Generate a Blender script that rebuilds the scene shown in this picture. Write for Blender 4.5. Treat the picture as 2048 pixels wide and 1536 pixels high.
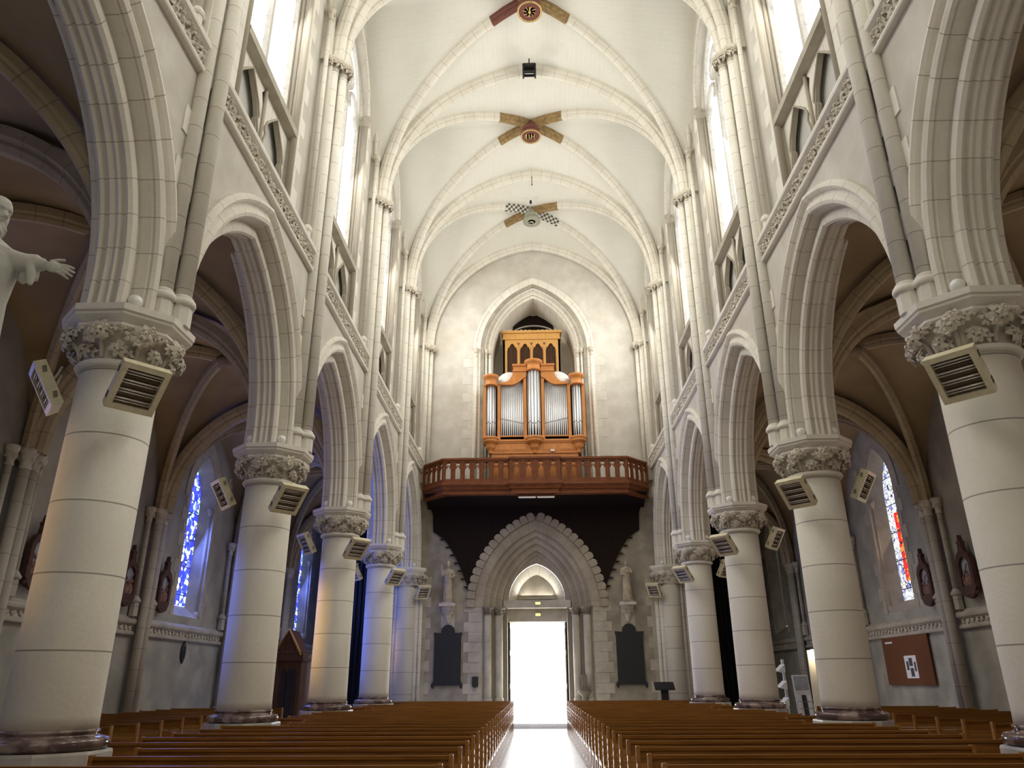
import bpy, bmesh, math, random
from mathutils import Vector, Matrix
from mathutils.geometry import tessellate_polygon
random.seed(7)
sc = bpy.context.scene
for o in list(bpy.data.objects): bpy.data.objects.remove(o)
COL = sc.collection
PI = math.pi
sin, cos = math.sin, math.cos

# ------------------------------------------------------------------ camera
cam = bpy.data.cameras.new('camera'); camo = bpy.data.objects.new('camera', cam); COL.objects.link(camo)
cam.sensor_width = 36; cam.sensor_fit = 'HORIZONTAL'; cam.lens = 1490.2/2048*36
cam.clip_start = .05; cam.clip_end = 300
camo.location = (-.12, 0, 1.6)
_r = Vector((0.99952814, 0.03023984, -0.0053888)); _u = Vector((0.01618768, -0.36949064, 0.92909344)); _f = Vector((-0.02610453, 0.92874228, 0.36980581))
camo.rotation_euler = Matrix((( _r.x, _u.x, -_f.x), (_r.y, _u.y, -_f.y), (_r.z, _u.z, -_f.z))).to_euler()
sc.camera = camo

# ------------------------------------------------------------------ colour, world, big lights
sc.view_settings.view_transform = 'Standard'; sc.view_settings.look = 'None'
sc.view_settings.gamma = 1; sc.view_settings.use_curve_mapping = False
sc.view_settings.exposure = 0.55
w = bpy.data.worlds.new('daylight'); sc.world = w; w.use_nodes = True
bg = w.node_tree.nodes['Background']; bg.inputs[0].default_value = (.93, .97, 1, 1); bg.inputs[1].default_value = 4.0

YC = [8.06, 13.41, 18.75, 24.08]          # column centres along the nave
YALL = [2.72] + YC + [29.4]
YW = 29.4                                 # west wall
W = 5.0

def area(name, loc, aim, sx, sy, power, col=(1, 1, 1), spread=PI):
    l = bpy.data.lights.new(name, 'AREA'); l.shape = 'RECTANGLE'; l.size = sx; l.size_y = sy
    l.energy = power; l.color = col; l.spread = spread
    o = bpy.data.objects.new(name, l); COL.objects.link(o); o.location = loc
    o.rotation_euler = (Vector(aim)-Vector(loc)).to_track_quat('-Z', 'Y').to_euler()
    return o
# daylight through the clerestory windows (one lamp in each window opening)
for k in range(5):
    yc = (YALL[k]+YALL[k+1])/2
    for s in (-1, 1):
        area('clerestory_daylight', (s*5.03, yc, 15.0), (-s*1.5, yc, 12.3), 2.1, 5.2, 235, (1, .985, .94))
# added fill panels behind the viewer, for unseen choir and transept windows
area('choir_fill', (0, -7.2, 13), (0, 14, 15), 8.4, 9, 260, (1, .965, .89))
area('transept_fill', (-7.4, -6.8, 4.6), (-7, 14, 3.5), 4.2, 5.5, 4, (1, .88, .66))
area('transept_fill', (7.4, -6.8, 4.6), (7, 14, 3.5), 4.2, 5.5, 6, (1, .92, .76))
# daylight through the open west door
area('door_daylight', (-.05, 30.9, 2.0), (0, 18, .4), 2.1, 3.3, 170, (1, .99, .97))
# stained glass daylight from the left aisle windows
def spot(name, loc, aim, power, col, ang=40, r=.25):
    l = bpy.data.lights.new(name, 'SPOT'); l.energy = power; l.color = col; l.spot_size = math.radians(ang); l.spot_blend = .8
    l.shadow_soft_size = r
    o = bpy.data.objects.new(name, l); COL.objects.link(o); o.location = loc
    o.rotation_euler = (Vector(aim)-Vector(loc)).to_track_quat('-Z', 'Y').to_euler(); return o
BLUE = (.12, .2, 1); AMBER = (1, .62, .15)
area('stained_glass_daylight', (-10.17, 21.4, 5.3), (-6, 21.2, 4), 1.0, 3.7, 240, BLUE)
area('stained_glass_daylight', (-10.17, 16.1, 5.3), (-6, 15.5, 8), 1.1, 3.7, 20, AMBER)
area('stained_glass_daylight', (-10.17, 10.7, 5.3), (-6, 10, 8), 1.1, 3.7, 12, AMBER)
area('stained_glass_daylight', (-10.17, 26.7, 5.3), (-6, 26, 3), 1.0, 3.7, 110, BLUE)
area('stained_glass_daylight', (-10.17, 32.05, 5.3), (-6, 32, 4), 1.0, 3.7, 150, BLUE)
spot('stained_glass_ray', (-9.4, 13.9, 4.6), (-5, 13.41, 2.6), 420, BLUE, 34)
spot('stained_glass_ray', (-9.4, 24.9, 4.6), (-5, 24.08, 2.6), 380, BLUE, 34)
spot('stained_glass_ray', (-9.4, 18.0, 4.6), (-5, 18.75, 2.6), 520, AMBER, 36)
spot('stained_glass_ray', (-9.4, 7.6, 4.6), (-5, 8.06, 3.2), 190, AMBER, 36)
spot('stained_glass_ray', (-9.0, 29.2, 3.0), (-5.2, 29.2, 2.6), 160, AMBER, 40)
for y_ in (5.4, 10.7, 16.1, 21.4): area('aisle_daylight', (10.17, y_, 5.3), (6, y_, 7), 1.0, 3.7, 17, (1, .86, .64))
area('splay_fill', (-.04, 30.95, 4.75), (-.04, 30.6, 6), 1.3, .4, 9, (1, .97, .9))  # added upward fill that brightens the portal splay

# ------------------------------------------------------------------ materials
def nt(name):
    m = bpy.data.materials.new(name); m.use_nodes = True
    t = m.node_tree; b = t.nodes['Principled BSDF']
    return m, t, b
def N(t, typ, **kw):
    n = t.nodes.new(typ)
    for k, v in kw.items():
        if k.startswith('i'): n.inputs[int(k[1:])].default_value = v
        else: setattr(n, k, v)
    return n
def L(t, a, b): t.links.new(a, b)
def math_(t, op, a, b=None, v=None):
    n = N(t, 'ShaderNodeMath', operation=op)
    if isinstance(a, (int, float)): n.inputs[0].default_value = a
    else: L(t, a, n.inputs[0])
    if b is not None:
        if isinstance(b, (int, float)): n.inputs[1].default_value = b
        else: L(t, b, n.inputs[1])
    return n.outputs[0]
def mixc(t, fac, a, b):
    n = N(t, 'ShaderNodeMix', data_type='RGBA')
    if isinstance(fac, (int, float)): n.inputs[0].default_value = fac
    else: L(t, fac, n.inputs[0])
    for i, x in ((6, a), (7, b)):
        if isinstance(x, tuple): n.inputs[i].default_value = x+(1,)
        else: L(t, x, n.inputs[i])
    return n.outputs[2]
def noise(t, scale, detail=4, lo=.35, hi=.65, vec=None):
    n = N(t, 'ShaderNodeTexNoise'); n.inputs['Scale'].default_value = scale; n.inputs['Detail'].default_value = detail
    if vec is None: vec = N(t, 'ShaderNodeNewGeometry').outputs['Position']
    L(t, vec, n.inputs['Vector'])
    r = N(t, 'ShaderNodeMapRange'); L(t, n.outputs[0], r.inputs[0]); r.inputs[1].default_value = lo; r.inputs[2].default_value = hi
    return r.outputs[0]
def bump(t, b, h, s=.3, d=.01):
    n = N(t, 'ShaderNodeBump'); n.inputs['Strength'].default_value = s; n.inputs['Distance'].default_value = d
    L(t, h, n.inputs['Height']); L(t, n.outputs[0], b.inputs['Normal'])
def stone(name, c1, c2, joint=None, jc=(.2, .17, .13), scale=1.3, rough=.85, jw=.012, phase=0., stain=None, fine=22.):
    """joint: None | ('z', spacing) world height joints | ('u', spacing) joints along the sweep"""
    m, t, b = nt(name); b.inputs['Roughness'].default_value = rough
    c = mixc(t, noise(t, scale), c1, c2)
    f = noise(t, fine, 3, .3, .7)
    c = mixc(t, math_(t, 'MULTIPLY', f, .22), c, tuple(x*.72 for x in c1))
    if stain:
        c = mixc(t, math_(t, 'MULTIPLY', noise(t, .55, 6, .5, .72), stain[1]), c, stain[0])
    if joint:
        if joint[0] == 'z':
            sx = N(t, 'ShaderNodeSeparateXYZ'); L(t, N(t, 'ShaderNodeNewGeometry').outputs['Position'], sx.inputs[0]); q = sx.outputs[2]
        else:
            uv = N(t, 'ShaderNodeUVMap'); uv.uv_map = 'UVMap'; sx = N(t, 'ShaderNodeSeparateXYZ'); L(t, uv.outputs[0], sx.inputs[0]); q = sx.outputs[0]
        sp = joint[1]
        fr = math_(t, 'FRACT', math_(t, 'DIVIDE', math_(t, 'ADD', q, 100*sp-phase), sp))
        # per-block tone
        ce = math_(t, 'FLOOR', math_(t, 'DIVIDE', math_(t, 'ADD', q, 100*sp-phase), sp))
        wn = N(t, 'ShaderNodeTexWhiteNoise', noise_dimensions='1D'); L(t, ce, wn.inputs['W'])
        c = mixc(t, math_(t, 'MULTIPLY', wn.outputs[0], .22), c, tuple(x*.78 for x in c1))
        ln = math_(t, 'LESS_THAN', fr, jw/sp)
        c = mixc(t, math_(t, 'MULTIPLY', ln, .75), c, jc)
    L(t, c, b.inputs['Base Color'])
    bump(t, b, f, .12, .01)
    return m
def simple(name, c, rough=.6, metal=0, emit=None, es=0, var=.15, nscale=14.):
    m, t, b = nt(name); b.inputs['Roughness'].default_value = rough; b.inputs['Metallic'].default_value = metal
    L(t, mixc(t, noise(t, nscale), c, tuple(x*(1-var) for x in c)), b.inputs['Base Color'])
    if emit: b.inputs['Emission Color'].default_value = emit+(1,); b.inputs['Emission Strength'].default_value = es
    return m
def wood(name, c1, c2, rough=.35, sc_=(1.2, 14, 14)):
    m, t, b = nt(name); b.inputs['Roughness'].default_value = rough; b.inputs['Specular IOR Level'].default_value = .25
    mp = N(t, 'ShaderNodeMapping'); mp.inputs['Scale'].default_value = sc_
    L(t, N(t, 'ShaderNodeNewGeometry').outputs['Position'], mp.inputs[0])
    f = noise(t, 2.0, 5, .3, .7, mp.outputs[0])
    L(t, mixc(t, f, c1, c2), b.inputs['Base Color']); bump(t, b, f, .08, .005)
    return m
M = {}
M['rib'] = stone('pale_limestone_ribs', (.74, .70, .60), (.66, .615, .52), ('u', .42), (.30, .25, .18))
M['shaft'] = stone('pale_limestone_shafts', (.76, .725, .63), (.68, .64, .54), ('z', .47), (.30, .25, .19))
M['col'] = stone('cream_column_stone', (.68, .64, .54), (.60, .555, .46), ('z', .752), (.13, .115, .09), .8, .7, .016, 1.142)
M['aisle_shaft'] = stone('darker_aisle_shafts', (.54, .495, .40), (.44, .40, .315), ('z', .47), (.2, .16, .11))  # darker copy of the shaft stone for the aisle walls
M['carve'] = stone('carved_limestone', (.66, .61, .50), (.48, .42, .33), None, scale=6)
M['plain'] = stone('plain_limestone', (.76, .725, .63), (.68, .64, .55), None)
M['plaster'] = stone('wall_plaster', (.61, .575, .50), (.50, .465, .395), None, scale=1.6, fine=9., stain=((.40, .335, .25), .42))
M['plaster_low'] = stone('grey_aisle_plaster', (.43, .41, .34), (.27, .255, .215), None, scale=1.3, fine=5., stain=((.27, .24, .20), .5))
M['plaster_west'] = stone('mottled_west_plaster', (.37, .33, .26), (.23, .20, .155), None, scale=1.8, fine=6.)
M['ashlar'] = stone('ashlar_quoins', (.50, .46, .37), (.38, .34, .265), None, scale=2.5)
M['ashlar_pale'] = stone('pale_wall_blocks', (.66, .625, .545), (.58, .545, .47), None, scale=2.5)
M['recess'] = stone('grey_recess_stone', (.55, .54, .49), (.48, .465, .42), None)
M['aisle_vault'] = stone('dark_aisle_vault', (.36, .265, .15), (.24, .17, .095), None, scale=.8, fine=5.)  # amber glow of the aisle is put into this orange-brown base
M['aisle_rib'] = stone('warmed_aisle_ribs', (.46, .375, .24), (.36, .28, .17), ('u', .42), (.14, .1, .07))  # rib stone copied browner, warm aisle light put into the colour
M['old'] = stone('portal_stone', (.40, .345, .26), (.29, .245, .18), ('u', .34), (.17, .14, .1))
def vault_mat():
    m, t, b = nt('pale_vault_blocks'); b.inputs['Roughness'].default_value = .9
    uv = N(t, 'ShaderNodeUVMap'); uv.uv_map = 'UVMap'
    br = N(t, 'ShaderNodeTexBrick'); L(t, uv.outputs[0], br.inputs['Vector'])
    br.inputs['Scale'].default_value = 1; br.inputs['Brick Width'].default_value = .42; br.inputs['Row Height'].default_value = .16
    br.inputs['Mortar Size'].default_value = .008; br.inputs['Mortar Smooth'].default_value = .3
    br.inputs['Color1'].default_value = (.70, .68, .595, 1); br.inputs['Color2'].default_value = (.68, .66, .57, 1); br.inputs['Mortar'].default_value = (.735, .715, .645, 1)
    c = mixc(t, math_(t, 'MULTIPLY', noise(t, .7, 6, .4, .7), .25), br.outputs[0], (.60, .57, .47))
    L(t, c, b.inputs['Base Color']); return m
M['vault'] = vault_mat()
def marble():
    m, t, b = nt('polished_marble_base'); b.inputs['Roughness'].default_value = .12
    c = mixc(t, noise(t, 5, 8, .45, .6), (.10, .062, .055), (.30, .23, .20))
    L(t, c, b.inputs['Base Color']); return m
M['marble'] = marble()
M['plinth'] = stone('veined_plinth', (.55, .52, .46), (.36, .33, .30), None, scale=2.5, rough=.35)
M['pew'] = wood('orange_varnished_pew', (.27, .115, .016), (.165, .064, .009), .38, (1, 16, 16))
M['pewpost'] = wood('glint_varnished_post', (.36, .17, .045), (.26, .11, .025), .22)  # edge glint of the door light put into a lighter post colour
M['slat'] = wood('pew_slat', (.40, .20, .05), (.28, .125, .028), .35, (1, 14, 14))
M['organ'] = wood('orange_oak_organ', (.56, .235, .07), (.46, .17, .045), .4, (10, 10, 1.2))
M['gallery'] = wood('red_brown_gallery', (.20, .062, .017), (.12, .033, .010), .55, (1.5, 8, 6))
M['swell'] = wood('honey_pine_box', (.55, .30, .09), (.47, .24, .065), .5, (10, 10, 1.2))
M['darkwood'] = wood('dark_stained_panel', (.016, .008, .005), (.010, .005, .004), .95, (8, 8, 1))
M['confess'] = wood('confessional_wood', (.10, .045, .02), (.055, .025, .012), .4, (9, 9, 1))
M['brownboard'] = simple('brown_felt_board', (.15, .052, .016), .9, var=.12, nscale=50.)
M['tin'] = simple('tin_pipes', (.74, .75, .76), .35, .35, var=.05)
M['black'] = simple('black_hollow', (.008, .007, .007), .7)
M['slate'] = simple('black_slate', (.014, .015, .015), .6, var=.3)
M['cream'] = simple('cream_enamel', (.66, .60, .40), .4)
M['tube'] = simple('heater_tubes', (.75, .72, .66), .25, .3)
M['reflector'] = simple('heater_reflector', (.26, .20, .13), .3, .6, var=.3, nscale=30.)
M['white'] = simple('white_paint', (.80, .80, .78), .45)
M['dust'] = simple('dusty_white_sheet', (.72, .72, .68), .8)
M['globe'] = simple('opal_globe', (.86, .85, .80), .15)
M['statue'] = stone('weathered_statue', (.50, .49, .43), (.38, .37, .32), None, scale=5)
M['statue2'] = stone('tan_statue', (.52, .43, .31), (.38, .31, .22), None, scale=6)
M['terra'] = stone('painted_relief', (.105, .045, .03), (.055, .03, .024), None, scale=9)
M['reliefblue'] = stone('relief_sky', (.36, .40, .44), (.30, .30, .34), None, scale=9)
M['flesh'] = stone('relief_figures', (.34, .20, .155), (.17, .075, .06), None, scale=16)
M['gold'] = simple('old_gilding', (.62, .44, .17), .4, .4, var=.4)
M['maroon'] = simple('painted_maroon', (.17, .05, .035), .7, var=.3)
M['ochre'] = simple('painted_ochre', (.34, .22, .085), .7, var=.45, nscale=9.)
M['greenst'] = simple('grey_green_stone', (.38, .38, .29), .8, var=.35)
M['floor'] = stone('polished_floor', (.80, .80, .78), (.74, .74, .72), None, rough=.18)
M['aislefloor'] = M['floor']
M['paper'] = simple('white_paper', (.82, .82, .84), .7, var=.03)
M['photo'] = simple('dark_photograph', (.05, .05, .07), .5, var=.6, nscale=120.)
M['lead'] = simple('window_lead', (.02, .02, .025), .6)
M['frame'] = simple('window_stone', (.56, .53, .46), .8)
def zigzag():
    m, t, b = nt('black_white_rib'); uv = N(t, 'ShaderNodeUVMap'); uv.uv_map = 'UVMap'
    ck = N(t, 'ShaderNodeTexChecker'); L(t, uv.outputs[0], ck.inputs[0]); ck.inputs['Scale'].default_value = 9
    ck.inputs[1].default_value = (.06, .055, .04, 1); ck.inputs[2].default_value = (.6, .58, .5, 1); L(t, ck.outputs[0], b.inputs['Base Color']); return m
M['zig'] = zigzag()
def daywin():
    m, t, b = nt('bright_window_glass')
    uv = N(t, 'ShaderNodeUVMap'); uv.uv_map = 'UVMap'; sx = N(t, 'ShaderNodeSeparateXYZ'); L(t, uv.outputs[0], sx.inputs[0])
    fr = math_(t, 'FRACT', math_(t, 'DIVIDE', sx.outputs[1], .62)); ln = math_(t, 'LESS_THAN', fr, .05)
    b.inputs['Base Color'].default_value = (.3, .3, .3, 1)
    L(t, mixc(t, ln, (.97, .985, 1.0), (.12, .12, .14)), b.inputs['Emission Color'])
    b.inputs['Emission Strength'].default_value = 1.6
    return m
M['day'] = daywin()
def glassmat(name, kind):
    m, t, b = nt(name)
    uv = N(t, 'ShaderNodeUVMap'); uv.uv_map = 'UVMap'
    vo = N(t, 'ShaderNodeTexVoronoi', feature='F1'); L(t, uv.outputs[0], vo.inputs['Vector']); vo.inputs['Scale'].default_value = 7.5 if kind == 'blue' else 9
    ve = N(t, 'ShaderNodeTexVoronoi', feature='DISTANCE_TO_EDGE'); L(t, uv.outputs[0], ve.inputs['Vector']); ve.inputs['Scale'].default_value = vo.inputs['Scale'].default_value
    sep = N(t, 'ShaderNodeSeparateColor'); L(t, vo.outputs['Color'], sep.inputs[0])
    cr = N(t, 'ShaderNodeValToRGB'); cr.color_ramp.interpolation = 'CONSTANT'; L(t, sep.outputs[0], cr.inputs[0])
    el = cr.color_ramp.elements
    if kind == 'blue':
        cols = [(0, (.02, .03, .85)), (.35, (.03, .05, 1.0)), (.55, (.30, .62, 1.0)), (.75, (.75, .95, 1.0)), (.9, (.1, .12, .95))]
    else:
        cols = [(0, (.75, .80, .9)), (.3, (.18, .2, .5)), (.45, (.9, .92, .95)), (.7, (.45, .5, .62)), (.85, (.85, .8, .6))]
    el[0].position = 0; el[0].color = cols[0][1]+(1,); el[1].position = cols[1][0]; el[1].color = cols[1][1]+(1,)
    for p, c in cols[2:]:
        e = el.new(p); e.color = c+(1,)
    c = cr.outputs[0]
    if kind != 'blue':   # red and orange figure in the middle of the light
        sx = N(t, 'ShaderNodeSeparateXYZ'); L(t, uv.outputs[0], sx.inputs[0])
        inx = math_(t, 'LESS_THAN', sx.outputs[0], .14)
        iny = math_(t, 'MULTIPLY', math_(t, 'GREATER_THAN', sx.outputs[1], 4.1), math_(t, 'LESS_THAN', sx.outputs[1], 6.0))
        c2 = N(t, 'ShaderNodeValToRGB'); c2.color_ramp.interpolation = 'CONSTANT'; L(t, sep.outputs[1], c2.inputs[0])
        c2.color_ramp.elements[0].color = (1, .02, .01, 1); c2.color_ramp.elements[1].position = .55; c2.color_ramp.elements[1].color = (1, .22, .03, 1)
        c = mixc(t, math_(t, 'MULTIPLY', inx, iny), c, c2.outputs[0])
    ed = math_(t, 'LESS_THAN', ve.outputs[0], .05)
    sy = N(t, 'ShaderNodeSeparateXYZ'); L(t, uv.outputs[0], sy.inputs[0])
    bar = math_(t, 'LESS_THAN', math_(t, 'FRACT', math_(t, 'DIVIDE', sy.outputs[1], .78)), .035)
    c = mixc(t, math_(t, 'MAXIMUM', ed, bar), c, (.01, .01, .03))
    b.inputs['Base Color'].default_value = (.02, .02, .02, 1)
    L(t, c, b.inputs['Emission Color']); b.inputs['Emission Strength'].default_value = 2.2 if kind == 'blue' else 1.2
    return m
M['blueglass'] = glassmat('blue_stained_glass', 'blue')
M['redglass'] = glassmat('red_and_clear_stained_glass', 'red')
M['dimglass'] = simple('dim_leaded_glass', (.05, .05, .06), .2, emit=(.5, .45, .35), es=.05)
M['lamp'] = simple('lit_lamp', (.9, .85, .7), .5, emit=(1, .84, .58), es=9)
M['signlight'] = simple('yellow_emergency_light', (.8, .7, .2), .5, emit=(1, .85, .15), es=1.6)
M['tubelight'] = simple('white_striplight', (.7, .68, .62), .5, emit=(1, .93, .85), es=.12)

# ------------------------------------------------------------------ mesh builder
class MB:
    def __init__(s): s.v = []; s.f = []; s.uv = []; s.mi = []; s.sm = []
    def add(s, vs, fs, uvs=None, mi=0, smooth=False):
        o = len(s.v); s.v += [tuple(x) for x in vs]
        for i, f in enumerate(fs):
            s.f.append(tuple(o+k for k in f)); s.mi.append(mi); s.sm.append(smooth)
            s.uv.append([uvs[k] for k in f] if uvs else [(0, 0)]*len(f))
        return s
    def box(s, c, d, mi=0, rot=None):
        c = Vector(c); hx, hy, hz = d[0]/2, d[1]/2, d[2]/2
        P = [Vector((x, y, z)) for x in (-hx, hx) for y in (-hy, hy) for z in (-hz, hz)]
        if rot is not None: P = [rot @ p for p in P]
        return s.add([p+c for p in P], [(0, 1, 3, 2), (4, 6, 7, 5), (0, 4, 5, 1), (2, 3, 7, 6), (0, 2, 6, 4), (1, 5, 7, 3)], None, mi)
    def bb(s, x0, x1, y0, y1, z0, z1, mi=0): return s.box(((x0+x1)/2, (y0+y1)/2, (z0+z1)/2), (abs(x1-x0), abs(y1-y0), abs(z1-z0)), mi)
    def lathe(s, prof, c=(0, 0, 0), n=24, mi=0, a0=0, a1=2*PI, smooth=True, rot0=0, sx=1, sy=1):
        full = abs(a1-a0-2*PI) < 1e-6; m = n if full else n+1
        vs = []; c = Vector(c)
        for r, z in prof:
            for k in range(m):
                a = a0+(a1-a0)*k/n+rot0; vs.append((c.x+r*cos(a)*sx, c.y+r*sin(a)*sy, c.z+z))
        fs = []
        for i in range(len(prof)-1):
            for k in range(n if full else n):
                k2 = (k+1) % m; fs.append((i*m+k, i*m+k2, (i+1)*m+k2, (i+1)*m+k))
        if full:
            if prof[0][0] > 1e-4: fs.append(tuple(range(m))[::-1])
            if prof[-1][0] > 1e-4: fs.append(tuple((len(prof)-1)*m+k for k in range(m)))
        return s.add(vs, fs, None, mi, smooth)
    def tube(s, pts, r, n=8, mi=0, smooth=True, cap=True):
        pts = [Vector(p) for p in pts]; vs = []; rs = r if isinstance(r, (list, tuple)) else [r]*len(pts)
        u = None
        for i, p in enumerate(pts):
            d = (pts[min(i+1, len(pts)-1)]-pts[max(i-1, 0)]).normalized()
            if u is None: u = d.orthogonal().normalized()
            u = (u-d*u.dot(d)).normalized(); v = d.cross(u)
            for k in range(n): vs.append(p+(u*cos(2*PI*k/n)+v*sin(2*PI*k/n))*rs[i])
        fs = [(i*n+k, i*n+(k+1) % n, (i+1)*n+(k+1) % n, (i+1)*n+k) for i in range(len(pts)-1) for k in range(n)]
        if cap: fs += [tuple(range(n))[::-1], tuple((len(pts)-1)*n+k for k in range(n))]
        return s.add(vs, fs, None, mi, smooth)
    def ball(s, c, r, n=10, mi=0, rot=None):
        c = Vector(c); r = (r, r, r) if isinstance(r, (int, float)) else r; vs = []; m = n//2+1
        for i in range(m+1):
            th = PI*i/m
            for k in range(n):
                a = 2*PI*k/n; p = Vector((r[0]*sin(th)*cos(a), r[1]*sin(th)*sin(a), r[2]*cos(th)))
                if rot is not None: p = rot @ p
                vs.append(c+p)
        return s.add(vs, [(i*n+k, (i+1)*n+k, (i+1)*n+(k+1) % n, i*n+(k+1) % n) for i in range(m) for k in range(n)], None, mi, True)
    def poly(s, outer, holes, fn, d0, d1=None, mi=0, uvs=1, sides=True):
        """2d polygon with holes mapped by fn(a,b,depth); prism when d1 is given"""
        loops = [[Vector((p[0], p[1], 0)) for p in outer]]+[[Vector((p[0], p[1], 0)) for p in h] for h in holes]
        tri = tessellate_polygon(loops); flat = [p for l in loops for p in l]
        for d in ([d0] if d1 is None else [d0, d1]):
            s.add([fn(p.x, p.y, d) for p in flat], tri, [(p.x, p.y) for p in flat], mi)
        if d1 is not None and sides:
            for l in loops:
                n = len(l); vs = [fn(p.x, p.y, d0) for p in l]+[fn(p.x, p.y, d1) for p in l]
                s.add(vs, [(k, (k+1) % n, n+(k+1) % n, n+k) for k in range(n)], None, mi)
        return s
    def sweep(s, path, prof, frame, closed=False, mi=0, smooth=False, u0=0):
        """path: list of points; frame(i)->(side,up) vectors; prof: list of (a,b)"""
        m = len(prof); vs = []; uvs = []; u = u0; vl = [0]
        for j in range(1, m): vl.append(vl[-1]+math.hypot(prof[j][0]-prof[j-1][0], prof[j][1]-prof[j-1][1]))
        for i, p in enumerate(path):
            if i: u += (Vector(path[i])-Vector(path[i-1])).length
            sd, up = frame(i)
            for j, (a, b) in enumerate(prof): vs.append(Vector(p)+sd*a+up*b); uvs.append((u, vl[j]))
        fs = []
        for i in range(len(path)-1):
            for j in range(m if closed else m-1):
                j2 = (j+1) % m; fs.append((i*m+j, i*m+j2, (i+1)*m+j2, (i+1)*m+j))
        return s.add(vs, fs, uvs, mi, smooth)
    def mesh(s, name, mats):
        me = bpy.data.meshes.new(name); me.from_pydata(s.v, [], s.f)
        if not isinstance(mats, (list, tuple)): mats = [mats]
        for x in mats: me.materials.append(M[x] if isinstance(x, str) else x)
        ul = me.uv_layers.new(name='UVMap'); k = 0
        buf = []
        for q in s.uv:
            for a in q: buf += [a[0], a[1]]
        ul.data.foreach_set('uv', buf)
        me.polygons.foreach_set('material_index', s.mi); me.polygons.foreach_set('use_smooth', s.sm)
        bm = bmesh.new(); bm.from_mesh(me); bmesh.ops.remove_doubles(bm, verts=bm.verts, dist=1e-5)
        bmesh.ops.recalc_face_normals(bm, faces=bm.faces); bm.to_mesh(me); bm.free()
        me.update(); return me
    def build(s, name, mats, parent=None, loc=None):
        return link(name, s.mesh(name, mats), parent, loc)
def link(name, me, parent=None, loc=None, rot=None):
    o = bpy.data.objects.new(name, me); COL.objects.link(o)
    if loc is not None: o.location = loc
    if rot is not None: o.rotation_euler = rot
    if parent is not None: o.parent = parent
    return o
def tag(o, label, cat, group=None):
    o['label'] = label; o['category'] = cat
    if group: o['group'] = group
    return o
def struct(o, label=None):
    o['kind'] = 'structure'
    if label: o['label'] = label
    return o
def thing(name, label, cat, loc=(0, 0, 0), rz=0, group=None, scale=None):
    o = bpy.data.objects.new(name, None); COL.objects.link(o); o.location = loc; o.rotation_euler = (0, 0, rz)
    o.empty_display_size = .1
    if scale: o.scale = scale
    return tag(o, label, cat, group)
def dup(root, loc, rz=0, label=None, group=None, scale=None):
    r = root.copy(); COL.objects.link(r); r.location = loc; r.rotation_euler = (0, 0, rz)
    if scale: r.scale = scale
    if label: r['label'] = label
    if group: r['group'] = group
    for ch in list(root.children):
        c = ch.copy(); COL.objects.link(c); c.parent = r
        for g in ch.children:
            d = g.copy(); COL.objects.link(d); d.parent = c
    return r
SIDE = {-1: 'left', 1: 'right'}
ORD = ['zeroth', 'first', 'second', 'third', 'fourth', 'fifth', 'sixth', 'seventh', 'eighth', 'ninth', 'tenth', 'eleventh', 'twelfth', 'thirteenth', 'fourteenth', 'fifteenth', 'sixteenth', 'seventeenth', 'eighteenth', 'nineteenth', 'twentieth', 'twenty-first', 'twenty-second', 'twenty-third', 'twenty-fourth', 'twenty-fifth', 'twenty-sixth', 'twenty-seventh', 'twenty-eighth', 'twenty-ninth', 'thirtieth']

def arc(a, h, r=0, n=12):
    """pointed arch, half span a, rise h, offset r: points from left spring to right spring"""
    R = (a*a+h*h)/(2*a); c = R-a; Rr = R+r; th = math.acos(c/Rr)
    left = [(c-Rr*cos(th*i/n), Rr*sin(th*i/n)) for i in range(n+1)]
    return left+[(-x, z) for x, z in left[-2::-1]]
def archloop(a, h, zs, z0, r=0, n=12):
    return [(-(a+r), z0)]+[(x, zs+z) for x, z in arc(a, h, r, n)]+[(a+r, z0)]
def archsweep(mb, prof, a, h, zs, z0, fn, n=14, mi=0, smooth=False):
    """prof: list of (r, depth)"""
    cols = [archloop(a, h, zs, z0, r, n) for r, d in prof]; m = len(prof); vs = []; uvs = []; u = 0
    vl = [0]
    for j in range(1, m): vl.append(vl[-1]+math.hypot(prof[j][0]-prof[j-1][0], prof[j][1]-prof[j-1][1]))
    mid = cols[m//2]
    for i in range(len(mid)):
        if i: u += math.hypot(mid[i][0]-mid[i-1][0], mid[i][1]-mid[i-1][1])
        for j in range(m): vs.append(fn(cols[j][i][0], cols[j][i][1], prof[j][1])); uvs.append((u, vl[j]))
    fs = [(i*m+j, i*m+j+1, (i+1)*m+j+1, (i+1)*m+j) for i in range(len(mid)-1) for j in range(m-1)]
    mb.add(vs, fs, uvs, mi, smooth)
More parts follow.
